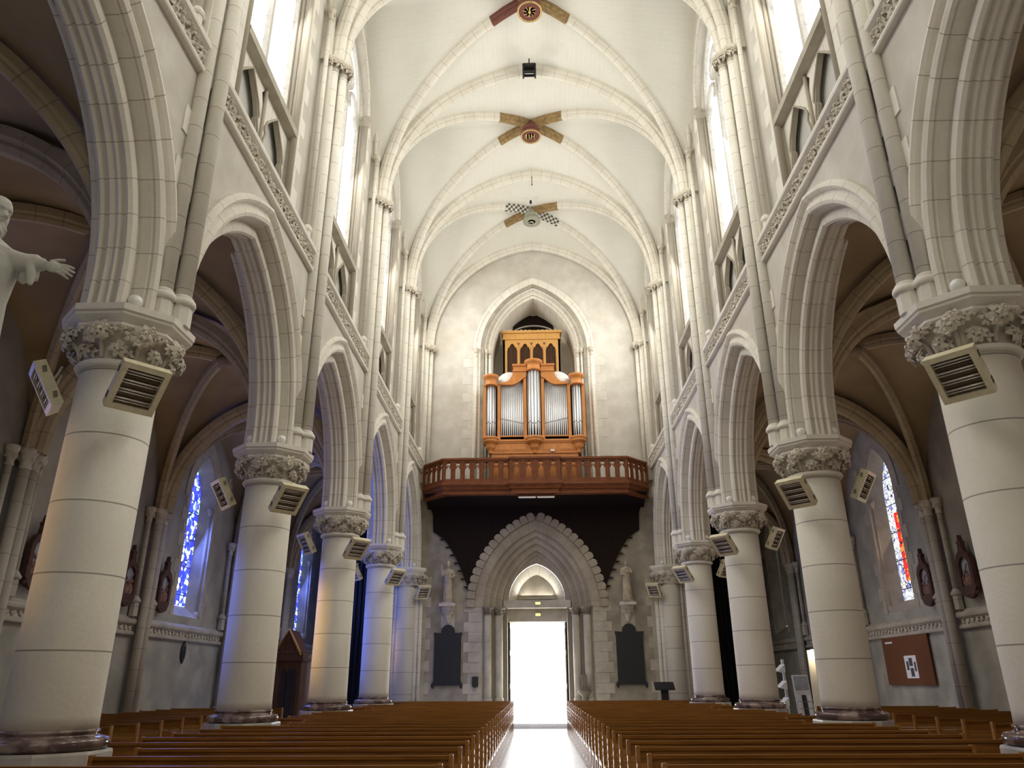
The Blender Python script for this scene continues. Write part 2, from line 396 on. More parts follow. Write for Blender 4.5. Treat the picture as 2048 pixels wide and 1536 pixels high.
def leaf_clump(mb, c, out, up, size, n=6, mi=0, rnd=random):
    """a knot of carved leaves: pointed lobes curling out of a centre"""
    out = Vector(out).normalized(); up = Vector(up).normalized(); sd = up.cross(out).normalized(); c = Vector(c)
    mb.ball(c+out*size*.2, (size*.34,)*3, 6, mi)
    a0 = rnd.uniform(0, PI); rings = ((n, 1.0, 0.0),) if size < .1 else ((n, 1.0, 0.0), (max(4, n-3), .55, .42))
    for cnt, sc_, lift in rings:
        for k in range(cnt):
            a = a0+2*PI*k/cnt+rnd.uniform(-.2, .2)+lift; d = sd*cos(a)+up*sin(a); e = out.cross(d)
            l = size*rnd.uniform(.72, 1.0)*sc_; wd = size*.30*sc_; cc = c+out*size*lift
            p0 = cc+out*size*.12; p1 = cc+d*l*.55+out*size*.42*sc_; p2 = cc+d*l+out*size*rnd.uniform(.02, .25)*sc_
            vs = [p0, p1+e*wd, p1-out*size*.14, p1-e*wd, p2+e*wd*.55, p1+out*size*.06, p2-e*wd*.55, p2+d*l*.1-out*size*.12]
            mb.add(vs, [(0, 1, 5), (0, 5, 3), (1, 4, 5), (5, 4, 6), (5, 6, 3), (0, 2, 1), (0, 3, 2), (1, 2, 7, 4), (2, 3, 6, 7), (4, 7, 6)], None, mi, False)

# ------------------------------------------------------------------ floor
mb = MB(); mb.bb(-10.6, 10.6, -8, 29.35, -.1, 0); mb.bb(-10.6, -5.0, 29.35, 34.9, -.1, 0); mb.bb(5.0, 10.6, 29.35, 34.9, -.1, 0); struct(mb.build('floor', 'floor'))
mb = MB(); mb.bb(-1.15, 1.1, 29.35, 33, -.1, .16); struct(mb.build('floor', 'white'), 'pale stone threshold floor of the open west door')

# ------------------------------------------------------------------ nave side walls
def side_fn(s, yc):
    return lambda a, b, d: (s*d, yc+a, b)
A_IN, A_ZS, A_H = 2.0, 5.9, 2.70
HB = 2.67
nave_wall = {}
for s in (-1, 1):
    mb = MB()
    for k in range(len(YALL)-1):
        yc = (YALL[k]+YALL[k+1])/2; hb = (YALL[k+1]-YALL[k])/2; fn = side_fn(s, yc)
        lo = archloop(A_IN, A_H, A_ZS, 5.62, .40, 12)
        mb.poly([(-hb, 5.62)]+lo+[(hb, 5.62), (hb, 9.5), (-hb, 9.5)], [], fn, 4.62, 5.38)
        # clerestory above, set back
        hole = [(-1.35, 9.9)]+[(x, 16.95+z) for x, z in arc(1.35, 2.0, 0, 12)]+[(1.35, 9.9)]
        mb.poly([(-hb, 9.5), (hb, 9.5), (hb, 21), (-hb, 21)], [hole], fn, 4.85, 5.55)
    # closing east part of the nave wall beyond the viewer
    mb.bb(s*4.62, s*5.38, -8, YALL[0], 5.4, 9.5); mb.bb(s*4.85, s*5.4, -8, YALL[0], 9.5, 21)
    nave_wall[s] = struct(mb.build('wall_'+SIDE[s], 'plaster'), 'upper %s nave wall of pale plaster above the arcade' % SIDE[s])

# arcade arch mouldings (one child per bay)
half = [(.61, 4.62), (.61, 4.56), (.57, 4.52), (.515, 4.51), (.475, 4.55), (.455, 4.60), (.41, 4.61), (.37, 4.575), (.31, 4.55), (.255, 4.575), (.235, 4.62), (.255, 4.645),
        (.225, 4.665), (.225, 4.82), (.20, 4.835), (.17, 4.80), (.10, 4.77), (.03, 4.79), (.0, 4.835), (.02, 4.87), (.065, 4.885), (.065, 4.91), (.02, 4.925), (.0, 4.95), (.02, 4.985), (.035, 5.0)]
prof_arc = half+[(r, 10-d) for r, d in half[-2::-1]]
arch_me = None
for s in (-1, 1):
    for k in range(len(YALL)-1):
        yc = (YALL[k]+YALL[k+1])/2; mb = MB(); archsweep(mb, prof_arc, A_IN, A_H, A_ZS, 5.62, side_fn(s, yc), 16)
        mb.build('arch_moulding', 'rib', nave_wall[s])
        # few pale quoin blocks beside the shafts
        q = MB()
        for e in (-1, 1):
            for z in (6.7, 7.5, 8.3):
                q.bb(s*4.60, s*4.7, yc+e*(2.67-.42), yc+e*2.67, z, z+.4)
        q.build('quoin_blocks', 'plain', nave_wall[s])
# carved cornice band
def frieze(mb, L0, L1, fn_pt, h, nst, size, rnd):
    """fn_pt(t along, z 0..h, out) -> point"""
    prof = [(0, 0), (.085, 0), (.10, .02), (.10, .06), (.07, .085), (.03, .10), (.02, h*.5), (.03, h-.16), (.08, h-.13), (.12, h-.10), (.13, h-.05), (.12, h-.01), (.03, h+.06), (0, h+.07)]
    m = len(prof); vs = [fn_pt(t, z, o) for t in (L0, L1) for o, z in prof]
    mb.add(vs, [(j, j+1, m+j+1, m+j) for j in range(m-1)], None, 0)
    n = int((L1-L0)/nst)
    for i in range(n):
        t = L0+(i+.5)*(L1-L0)/n
        for dz in (-.25, .25):
            c = Vector(fn_pt(t+rnd.uniform(-.03, .03), h*.47+dz*(h-.25)+rnd.uniform(-.02, .02), .03))
            o = Vector(fn_pt(t, h/2, 1))-Vector(fn_pt(t, h/2, 0))
            leaf_clump(mb, c, o, (0, 0, 1), size*rnd.uniform(.8, 1.1), 5, 1, rnd)
for s in (-1, 1):
    rnd = random.Random(3); mb = MB()
    frieze(mb, -2.42, 2.42, lambda t, z, o: (-o*s, t, z), .52, .21, .115, rnd); me = mb.mesh('cornice', ['plain', 'carve'])
    for k in range(len(YALL)-1):
        yc = (YALL[k]+YALL[k+1])/2
        link('cornice', me, nave_wall[s], (s*4.62, yc, 9.36))
        mb = MB(); mb.bb(s*4.6, s*4.9, yc-2.45, yc+2.45, 9.82, 9.95); mb.build('ledge', 'plain', nave_wall[s])

# ------------------------------------------------------------------ clerestory windows with blind arcade below
def tracery(mb, w_, zb, zs, zt, fn, d0, d1, bar=.07):
    """two lancets and an oculus inside a pointed opening of half width w_"""
    ct = [0]
    def ring(pts, closed=False, wd=bar):
        n = len(pts)
        for i in range(n-1 if not closed else n):
            a = Vector((pts[i][0], pts[i][1], 0)); b = Vector((pts[(i+1) % n][0], pts[(i+1) % n][1], 0)); d = (b-a)
            if d.length < 1e-6: continue
            e = Vector((-d.y, d.x, 0)).normalized()*wd/2; q = d.normalized()*wd*.2
            P = [a-q+e, b+q+e, b+q-e, a-q-e]
            ct[0] += 1; ep = (ct[0] % 23)*.0011; mb.poly([(p.x, p.y) for p in P], [], fn, d0+ep, d1+ep)
    mb.poly([(-bar*.6, zb), (bar*.6, zb), (bar*.6, zs+.2), (-bar*.6, zs+.2)], [], fn, d0-.002, d1+.03)
    for e in (-1, 1):
        cx = e*w_/2; ha = w_/2-bar*.3
        pts = [(cx+x, zs-.5+z) for x, z in arc(ha, ha*1.25, 0, 7)]
        ring(pts)
        # cusps
        for q in (-1, 1):
            ring([(cx+q*ha, zs-.5+.05), (cx+q*ha*.45, zs-.5+.22), (cx+q*ha*.62, zs-.5+.5)], wd=bar*.8)
    cz = zs+.62; rr = w_*.36
    ring([(rr*cos(2*PI*i/16), cz+rr*sin(2*PI*i/16)) for i in range(16)], True)
    for i in range(4):
        a = PI/4+i*PI/2; ring([(rr*cos(a), cz+rr*sin(a)), (rr*.5*cos(a), cz+rr*.5*sin(a))], wd=bar*.9)
    fr = archloop(w_, (w_/1.35)*2.0, zs, zb, 0, 12); fo = archloop(w_-bar, ((w_)/1.35)*2.0-bar*1.3, zs, zb+bar, 0, 12)
    mb.poly(fr, [fo], fn, d0-.004, d1+.034)
wn = 0
for s in (-1, 1):
    for k in range(len(YALL)-1):
        yc = (YALL[k]+YALL[k+1])/2; fn = side_fn(s, yc); wn += 1
        if k == 0: wl = 'nearest bright upper window of the %s nave wall' % SIDE[s]
        else: wl = 'tall white clerestory window, %s bay of the %s nave wall' % (ORD[k], SIDE[s])
        g = MB(); wl_ = archloop(1.3, 1.93, 16.95, 12.1, 0, 12)
        g.poly(wl_, [], fn, 5.16); wo = struct(g.build('window_%d' % wn, 'day'), wl)
        g = MB(); tracery(g, 1.3, 12.1, 16.95, 19, fn, 5.06, 5.14, .085); g.build('tracery', 'frame', wo)
        g = MB()
        for e in (-1, 1):
            # jamb roll shafts with small capitals
            g.lathe([(.07, 10.0), (.07, 16.75)], (s*4.87, yc+e*1.37, 0), 10)
            g.lathe([(.045, 10.0), (.045, 16.75)], (s*5.02, yc+e*1.32, 0), 8)
            g.lathe([(.07, 16.72), (.10, 16.78), (.08, 16.84), (.10, 16.95), (.13, 17.0), (.13, 17.08), (.07, 17.08)], (s*4.87, yc+e*1.37, 0), 10)
        archsweep(g, [(.10, 4.85), (.10, 4.81), (.04, 4.79), (.0, 4.82), (-.03, 4.88), (0, 4.93), (-.04, 5.0), (-.08, 5.06)], 1.38, 2.05, 17.0, 17.0, fn, 14)
        g.build('jamb_moulding', 'rib', wo)
        g = MB(); rq = random.Random(5)
        for e in (-1, 1):
            for i in range(17):
                z = 10.0+i*.44; ww = .42 if i % 2 else .20
                g.bb(s*4.846, s*4.9, yc+e*1.42, yc+e*(1.42+ww), z+.004, z+.436)
        g.build('quoins', 'plain', wo)
        # sloping sill and blind arcade panel
        g = MB()
        g.add([fn(a, z, d) for a in (-1.35, 1.35) for d, z in ((4.80, 11.86), (4.78, 11.98), (4.84, 12.06), (5.2, 12.45), (5.2, 11.8))],
              [(0, 1, 6, 5), (1, 2, 7, 6), (2, 3, 8, 7), (3, 4, 9, 8), (0, 5, 9, 4), (0, 4, 3, 2, 1), (5, 6, 7, 8, 9)])
        g.build('sill', 'ashlar', wo)
        g = MB(); g.poly([(-1.35, 9.9), (1.35, 9.9), (1.35, 11.95), (-1.35, 11.95)], [], fn, 5.14)
        g.build('recess_back', 'recess', wo)
        g = MB()
        holes = []
        for e in (-1, 1):
            cx = e*.66
            holes.append([(cx-.50, 9.95), (cx-.50, 10.75), (cx-.42, 10.98), (cx-.48, 11.08), (cx-.38, 11.3), (cx-.2, 11.5), (cx, 11.72), (cx+.2, 11.5), (cx+.38, 11.3), (cx+.48, 11.08), (cx+.42, 10.98), (cx+.50, 10.75), (cx+.50, 9.95)])
        holes.append([(0, 11.4), (-.13, 11.68), (0, 11.84), (.13, 11.68)])
        g.poly([(-1.35, 9.9), (1.35, 9.9), (1.35, 11.9), (-1.35, 11.9)], holes, fn, 4.98, 5.06)
        for h in holes[:2]:
            cx = sum(p[0] for p in h)/len(h)
            P = [Vector(fn(cx+(p[0]-cx)*1.07, p[1]+.02, 4.965)) for p in h]; g.tube(P, .022, 6)
        g.tube([fn(0, 9.95, 4.96), fn(0, 11.85, 4.96)], .04, 8)
        g.build('blind_arcade', 'rib', wo)
        g = MB()
        for cx in (-.66, .66):
            g.poly([(cx+.30, 9.95), (cx+.5, 9.95), (cx+.5, 10.75), (cx+.42, 10.98), (cx+.48, 11.08), (cx+.38, 11.3), (cx+.28, 11.2), (cx+.3, 10.7)], [], fn, 5.11) if False else None

# ------------------------------------------------------------------ vaults
def pz(x, a, h):
    R = (a*a+h*h)/(2*a); c = R-a
    return math.sqrt(max(R*R-(abs(x)+c)**2, 0))
def vault(mb, xc, hx, y0, y1, zs, hT, hD, hW, n=14, mi=0):
    yc = (y0+y1)/2; hy = (y1-y0)/2
    T = lambda x: pz(x, hx, hT); Wf = lambda y: pz(y, hy, hW); D = lambda f: pz(f, 1, 1) if False else None
    ld = math.hypot(hx, hy)
    def Df(f): return pz(f*ld, ld, hD)
    for sx in (-1, 1):
        for sy in (-1, 1):
            # cell against transverse arch
            vs = []; uv = []; m = 7; al = 0; px = None
            for i in range(n+1):
                f = 1-((1-i/n)**1.0); f = sin(f*PI/2)  # denser near springing
                x = f*hx
                for j in range(m):
                    g = j/(m-1); y = hy*(f+(1-f)*g); z = Df(f)*(1-g)+T(x)*g
                    vs.append((xc+sx*x, yc+sy*y, zs+z))
                q = T(x)
                if px: al += math.hypot(x-px[0], q-px[1])
                px = (x, q)
                for j in range(m): g = j/(m-1); uv.append((sy*hy*(f+(1-f)*g), al))
            mb.add(vs, [(i*m+j, i*m+j+1, (i+1)*m+j+1, (i+1)*m+j) for i in range(n) for j in range(m-1)], uv, mi, True)
            vs = []; uv = []; al = 0; px = None
            for i in range(n+1):
                f = sin(i/n*PI/2); y = f*hy
                for j in range(m):
                    g = j/(m-1); x = hx*(f+(1-f)*g); z = Df(f)*(1-g)+Wf(y)*g
                    vs.append((xc+sx*x, yc+sy*y, zs+z))
                q = Wf(y)
                if px: al += math.hypot(y-px[0], q-px[1])
                px = (y, q)
                for j in range(m): g = j/(m-1); uv.append((sx*hx*(f+(1-f)*g), al))
            mb.add(vs, [(i*m+j, i*m+j+1, (i+1)*m+j+1, (i+1)*m+j) for i in range(n) for j in range(m-1)], uv, mi, True)
def rib_curve(p0, hd, hx_, zs, h, f0, f1, n, drop=0):
    """points along a rib: p0 centre xy, hd = (dx,dy) full half vector, f from f0..f1 (1 = springing)"""
    ld = math.hypot(*hd); pts = []
    for i in range(n+1):
        f = f0+(f1-f0)*i/n
        pts.append(Vector((p0[0]+hd[0]*f, p0[1]+hd[1]*f, zs+pz(f*ld, ld, h)-drop)))
    return pts
def ribprof(wd, dp):
    return [(-wd/2, .06), (-wd/2, -dp*.35), (-wd*.30, -dp*.5), (-wd*.32, -dp*.7), (-wd*.16, -dp), (wd*.16, -dp), (wd*.32, -dp*.7), (wd*.30, -dp*.5), (wd/2, -dp*.35), (wd/2, .06)]
def ribsweep(mb, pts, wd, dp, mi=0, u0=0):
    def fr(i):
        d = (pts[min(i+1, len(pts)-1)]-pts[max(i-1, 0)]).normalized()
        sd = Vector((-d.y, d.x, 0))
        sd = sd.normalized() if sd.length > 1e-5 else Vector((1, 0, 0))
        up = sd.cross(d); up = up if up.z > 0 or abs(up.z) < 1e-3 else -up
        # near-vertical springing: keep "up" pointing away from the vault interior
        return sd, up.normalized()
    mb.sweep(pts, ribprof(wd, dp), fr, False, mi, False, u0)
def frac_list(n):   # springing -> crown, finer at the springing
    return [cos(i/n*PI/2) if False else 1-(i/n)**1.6*1.0 for i in range(n+1)]
def ribpts(pc, hd, zs, h, flist, drop=0):
    ld = math.hypot(*hd)
    return [Vector((pc[0]+hd[0]*f, pc[1]+hd[1]*f, zs+pz(f*ld, ld, h)-drop)) for f in flist]
ZS, HT, HD_, HW_ = 15.0, 5.12, 5.2, 4.95
HX = 4.62
mbv = MB()
ve_y = [-8.0, -2.62]+YALL
for k in range(len(ve_y)-1): vault(mbv, 0, 4.9, ve_y[k], ve_y[k+1], ZS-.55, HT+.55, HD_+.6, HW_+.5)
ceil = struct(mbv.build('ceiling', 'vault'), 'pale stone rib vault of the nave')
for k in range(1, len(YALL)):
    y = YALL[k]-(.14 if k == len(YALL)-1 else 0)
    for s in (-1, 1): pass
    mb = MB()
    f = [1-(i/22)**1.5 for i in range(23)]
    a = ribpts((0, y), (-HX, 0), ZS, HT, f, .02); b = ribpts((0, y), (HX, 0), ZS, HT, f, .02)
    def frT(P, sgn):
        def fr(i):
            d = (P[min(i+1, len(P)-1)]-P[max(i-1, 0)]).normalized(); up = Vector((0, 1, 0)).cross(d)*sgn
            return Vector((0, 1, 0)), -up if up.z < -.001 else up
        return fr
    pts = a+b[::-1][1:]
    def fr(i):
        d = (pts[min(i+1, len(pts)-1)]-pts[max(i-1, 0)]).normalized(); sd = Vector((0, 1, 0)); return sd, d.cross(sd)
    mb.sweep(pts, ribprof(.34, .30), fr); mb.build('transverse_rib', 'rib', ceil)
BOSS = {2: 2, 3: 3, 4: 4}
for k in range(0, len(YALL)-1):
    yc = (YALL[k]+YALL[k+1])/2; hy = (YALL[k+1]-YALL[k])/2
    painted = k in (2, 3, 4)
    mb = MB()
    for sx in (-1, 1):
        for sy in (-1, 1):
            fend = .245 if painted else 0
            f = [1-(1-fend)*(i/20)**1.45 for i in range(21)]
            P = ribpts((0, yc), (sx*HX, sy*(hy-.06)), ZS, HD_+.02, f, .05)
            hdir = Vector((sx*HX, sy*hy, 0)).normalized(); sd = Vector((-hdir.y, hdir.x, 0))
            def fr(i, P=P, sd=sd):
                d = (P[min(i+1, len(P)-1)]-P[max(i-1, 0)]).normalized(); up = d.cross(sd); return sd, (up if up.dot(Vector((0, 0, 1))) > 0 or up.dot(hdir) > 0 else -up)
            mb.sweep(P, ribprof(.26, .24), fr)
    mb.build('diagonal_ribs', 'rib', ceil)
    # wall rib along each clerestory wall
    mb = MB()
    for s in (-1, 1):
        hw = hy-.38; f = [1-(i/16)**1.5 for i in range(17)]
        a = [Vector((s*4.76, yc-hw*q, 16.35+pz(hw*q, hw, 3.55))) for q in f]; pts = a+[Vector((p.x, 2*yc-p.y, p.z)) for p in a[::-1][1:]]
        def fr(i, pts=pts, s=s):
            d = (pts[min(i+1, len(pts)-1)]-pts[max(i-1, 0)]).normalized(); sd = Vector((1, 0, 0)); up = sd.cross(d); return sd, -up if up.z < 0 or (abs(up.z) < .02 and up.dot(Vector((0, yc, 0))-Vector((0, pts[i].y, 0))) > 0) else up
        mb.tube(pts, .065, 8); mb.tube([p+Vector((-s*.02, 0, .11)) for p in pts], .04, 6)
    mb.build('wall_ribs', 'shaft', ceil)
# bosses with their painted rib ends
def boss(k, label, ribmats, discmat, lettermat, sidemat):
    yc = (YALL[k]+YALL[k+1])/2; hy = (YALL[k+1]-YALL[k])/2
    t = thing('vault_boss', label, 'ceiling boss', (0, yc, 20.05), 0, 'bosses along the nave vault')
    i_ = 0
    for sx in (-1, 1):
        for sy in (-1, 1):
            mb = MB(); f = [.245*(1-i/6) for i in range(7)]
            P = [p-Vector((0, yc, 20.05)) for p in ribpts((0, yc), (sx*HX, sy*(hy-.06)), ZS, HD_+.02, f, .06)]
            hdir = Vector((sx*HX, sy*hy, 0)).normalized(); sd = Vector((-hdir.y, hdir.x, 0))
            def fr(i, P=P, sd=sd):
                d = (P[min(i+1, len(P)-1)]-P[max(i-1, 0)]).normalized(); up = d.cross(sd); return sd, (up if up.z > 0 else -up)
            mb.sweep(P, ribprof(.27, .25), fr); mb.build('painted_rib', ribmats[i_], t); i_ += 1
    mb = MB(); mb.lathe([(.2, .12), (.24, -.05), (.31, -.12), (.31, -.2), (.27, -.23), (.30, -.26), (.32, -.32), (.37, -.38), (.37, -.43), (.32, -.45), (.0, -.43)], (0, 0, 0), 24); mb.build('drum', sidemat, t)
    mb = MB(); mb.lathe([(.31, -.44), (.33, -.475), (.36, -.475), (.37, -.44)], (0, 0, 0), 24)
    if lettermat == 'letters':
        for x in (-.15, -.06, .03, .12): mb.tube([(x, -.14, -.46), (x, .14, -.46)], .018, 6)
        mb.tube([(-.06, .02, -.46), (.03, .1, -.46)], .014, 6); mb.tube([(.03, 0, -.46), (.12, 0, -.46)], .014, 6); mb.tube([(-.15, -.14, -.46), (-.2, -.05, -.46), (-.2, .08, -.46)], .014, 6)
    elif lettermat == 'ring':
        for a in range(8):
            mb.tube([(.1*cos(a*PI/4+q*.1), .1*sin(a*PI/4+q*.1), -.46) for q in range(2)]+[(.2*cos(a*PI/4+.3), .2*sin(a*PI/4+.3), -.46)], .014, 6)
        mb.tube([(0, -.18, -.46), (0, .18, -.46)], .02, 6); mb.ball((0, 0, -.46), .05, 8)
    else:
        mb.ball((0, 0, -.44), (.09, .06, .04), 8); mb.ball((.06, .07, -.44), (.04, .04, .03), 8); mb.ball((-.08, .03, -.44), (.08, .03, .02), 8)
    mb.build('monogram' if lettermat != 'lamb' else 'relief', discmat, t)
boss(2, 'gilt vault boss with maroon and ochre painted ribs at the top edge of the photo', ['ochre', 'maroon', 'ochre', 'ochre'], 'gold', 'ring', 'maroon')
boss(3, 'maroon and gold monogram boss with four ochre painted rib ends, middle of the vault', ['ochre']*4, 'gold', 'letters', 'maroon')
boss(4, 'grey-green carved boss with two ochre and two black zigzag rib ends, nearest the organ', ['zig', 'ochre', 'ochre', 'zig'], 'greenst', 'lamb', 'greenst')

# spotlight box and rods on the ridge
t = thing('ceiling_spotlight', 'square black open-fronted box lamp hanging from the vault ridge', 'lamp', (-.03, 18.32, 19.35))
mb = MB()
for x in (-.19, .19): mb.bb(x-.025, x+.025, -.17, .17, .08, .38)
mb.bb(-.19, .19, -.17, .17, .30, .40); mb.bb(-.19, .19, -.17, -.13, .06, .10); mb.bb(-.19, .19, .13, .17, .15, .38); mb.build('housing', 'black', t)
mb = MB(); mb.tube([(0, 0, .38), (0, 0, .74)], .02, 6); mb.build('stem', 'black', t)
mb = MB(); mb.box((0, .07, .2), (.3, .02, .2), 0, Matrix.Rotation(-.7, 3, 'X')); mb.build('glass_front', 'dust', t)
mb = MB(); mb.tube([(0, 0, 0), (0, 0, .62)], .012, 6); mb.ball((0, 0, .0), .03, 6); tag(mb.build('hanging_rod', 'black', None, (.02, 24.0, 19.46)), 'thin dark rod hanging from the vault ridge before the last boss', 'rod')
mb = MB(); mb.lathe([(.0, 0), (.05, .0), (.05, .1), (.02, .16)], (0, 0, 0), 8); tag(mb.build('ceiling_hook', 'black', None, (-.03, 25.9, 19.95)), 'tiny dark fitting on the vault just above the far boss', 'hook')

# ------------------------------------------------------------------ clustered wall shafts carrying the vault
def shaft_cluster(s, y, label, west=False):
    t = thing('vault_shaft_cluster', label, 'stone shafts', (s*4.62, y, 5.62), 0, 'shaft clusters between the arches')
    def P(dx): return -s*dx      # dx towards the nave centre
    spec = [(.20, 0, .105, 5.62, 14.65), (.06, -.2, .098, 5.62, 14.65), (.06, .2, .098, 5.62, 14.65)]
    if west: spec = [(.20, 0, .105, 8.6, 14.65), (.06, -.2, .098, 8.6, 14.65)]
    for dx, dy, r, z0, z1 in spec:
        mb = MB(); c = (P(dx), dy, -5.62)
        mb.lathe([(r, z0+.34), (r, z1)], c, 16); mb.build('shaft', 'shaft', t)
        if not west:
            mb = MB(); mb.lathe([(r*1.32, z0), (r*1.32, z0+.26)], c, 8, smooth=False, rot0=PI/8)
            mb.lathe([(r*1.5, z0+.26), (r*1.62, z0+.30), (r*1.5, z0+.345), (r*1.15, z0+.36), (r*1.25, z0+.385), (r*1.0, z0+.41)], c, 16)
            mb.build('shaft_base', 'plain', t)
    # capitals
    mb = MB(); rnd = random.Random(11)
    for dx, dy, r, z0, z1 in spec:
        c = Vector((P(dx), dy, z1-5.62))
        mb.lathe([(r*1.15, 0), (r*1.15, .03), (r, .05), (r*1.1, .14), (r*1.8, .25), (r*2.1, .29), (r*2.15, .37), (r*1.2, .37)], c, 12)
        for a in range(8):
            an = a*PI/4; o = Vector((cos(an), sin(an), .3))
            leaf_clump(mb, c+Vector((cos(an)*r*1.6, sin(an)*r*1.6, .18)), o, (0, 0, 1), .12, 6, 0, rnd)
    mb.build('capital', 'carve', t)
    # thin outer shafts rising from the cornice to the wall rib
    for dy in ((-.46, .46) if not west else (-.46,)):
        mb = MB(); c = (P(-.07), dy, -5.62)
        mb.lathe([(.055, 10.35), (.055, 16.1)], c, 10); mb.build('slim_shaft', 'shaft', t)
        mb = MB(); mb.lathe([(.085, 9.95), (.085, 10.2), (.10, 10.2), (.115, 10.24), (.10, 10.28), (.06, 10.35)], c, 8, smooth=False); mb.build('slim_base', 'plain', t); mb = MB()
        mb.lathe([(.06, 16.0), (.085, 16.03), (.055, 16.08), (.075, 16.18), (.12, 16.27), (.12, 16.34), (.06, 16.36)], c, 8)
        for a in range(6): leaf_clump(mb, Vector(c)+Vector((cos(a)*.07, sin(a)*.07, 16.2)), (cos(a), sin(a), .2), (0, 0, 1), .05, 4, 0, rnd)
        mb.build('slim_capital', 'carve', t)
    # springer block behind the ribs
    mb = MB()
    mb.bb(P(.05), P(-.45), -.34, .34, 9.4-5.62, 14.95-5.62); mb.bb(P(-.02), P(-.5), -.42, .42, 14.9-5.62, 17.0-5.62)
    o = mb.build('pilaster', 'plain', nave_wall[s], (s*4.62, y, 5.62))
nm = {1: 'nearest', 2: 'second', 3: 'third', 4: 'fourth'}
for s in (-1, 1):
    for k in (1, 2, 3, 4):
        shaft_cluster(s, YALL[k], 'pale clustered shafts rising from the %s %s column to the vault' % (nm[k], SIDE[s]))
    shaft_cluster(s, 29.2, 'pale corner shafts beside the organ where the %s wall meets the west wall' % SIDE[s], True)

# ------------------------------------------------------------------ round columns
OCT = [(cos(PI/8+i*PI/4), sin(PI/8+i*PI/4)) for i in range(8)]
def column_parts(t):
    mb = MB(); mb.lathe([(.447, 1.14), (.44, 1.3), (.43, 4.98)], (0, 0, 0), 48); mb.build('shaft', 'col', t)
    mb = MB(); mb.lathe([(.45, 1.175), (.468, 1.165), (.468, 1.145), (.452, 1.135), (.465, 1.115), (.50, 1.105), (.55, 1.095), (.575, 1.06), (.57, 1.02), (.54, .99), (.51, .98), (.45, .98)], (0, 0, 0), 48); mb.build('torus_base', 'marble', t)
    mb = MB(); R = .565/cos(PI/8); mb.lathe([(R, 0), (R, .96), (R*.985, .985), (.4, .985)], (0, 0, 0), 8, smooth=False, rot0=PI/8)
    mb.build('plinth', 'plinth', t)
    mb = MB(); mb.lathe([(.435, 4.94), (.475, 4.955), (.495, 4.985), (.475, 5.02), (.44, 5.035)], (0, 0, 0), 40); mb.build('necking', 'plain', t)
    mb = MB(); rnd = random.Random(21)
    mb.lathe([(.435, 5.0), (.44, 5.08), (.46, 5.18), (.52, 5.29), (.60, 5.36), (.60, 5.42)], (0, 0, 0), 40)
    for i in range(8):
        a = i*PI/4
        leaf_clump(mb, (cos(a)*.60, sin(a)*.60, 5.30), (cos(a), sin(a), -.25), (0, 0, 1), .15, 9, 0, rnd)
        leaf_clump(mb, (cos(a-.09)*.62, sin(a-.09)*.62, 5.22), (cos(a), sin(a), -.5), (0, 0, 1), .09, 7, 0, rnd)
        leaf_clump(mb, (cos(a+.1)*.64, sin(a+.1)*.64, 5.36), (cos(a), sin(a), 0), (0, 0, 1), .075, 6, 0, rnd)
        leaf_clump(mb, (cos(a+.22)*.58, sin(a+.22)*.58, 5.33), (cos(a), sin(a), -.3), (0, 0, 1), .10, 6, 0, rnd)
        leaf_clump(mb, (cos(a-.2)*.57, sin(a-.2)*.57, 5.27), (cos(a), sin(a), -.3), (0, 0, 1), .09, 6, 0, rnd)
        # stalk
        mb.tube([(cos(a)*.45, sin(a)*.45, 5.04), (cos(a)*.49, sin(a)*.49, 5.16), (cos(a)*.58, sin(a)*.58, 5.27)], .028, 6)
        b = a+PI/8
        leaf_clump(mb, (cos(b)*.49, sin(b)*.49, 5.14), (cos(b), sin(b), .0), (0, 0, 1), .12, 8, 0, rnd)
        leaf_clump(mb, (cos(b+.2)*.46, sin(b+.2)*.46, 5.10), (cos(b), sin(b), .0), (0, 0, 1), .08, 5, 0, rnd)
        leaf_clump(mb, (cos(b)*.60, sin(b)*.60, 5.36), (cos(b), sin(b), -.1), (0, 0, 1), .07, 5, 0, rnd)
    mb.build('leaf_capital', 'carve', t)
    mb = MB(); q = 1/cos(PI/8)
    mb.lathe([(.58*q, 5.36), (.60*q, 5.38), (.60*q, 5.41), (.56*q, 5.425), (.60*q, 5.46), (.655*q, 5.495), (.665*q, 5.52), (.64*q, 5.53), (.675*q, 5.545), (.68*q, 5.62), (.1, 5.62)], (0, 0, 0), 8, smooth=False, rot0=PI/8)
    mb.build('abacus', 'plain', t)
protoc = None
for s in (-1, 1):
    for k in (1, 2, 3, 4):
        extra = {(-1, 1): ', largest in the photo', (-1, 2): ', lit blue on one side', (-1, 3): ', lit amber on one side', (1, 1): ', cut by the right edge'}.get((s, k), '')
        lab = 'round cream stone column, %s of the %s arcade%s' % (nm[k], SIDE[s], extra)
        if protoc is None:
            protoc = thing('column', lab, 'column', (s*W, YALL[k], 0), 0, 'round arcade columns'); column_parts(protoc)
        else: dup(protoc, (s*W, YALL[k], 0), 0, lab)
    # column beyond the picture edge carries the nearest arch
    dup(protoc, (s*W, YALL[0], 0), 0, 'round cream column beside the viewer outside the %s edge' % SIDE[s])
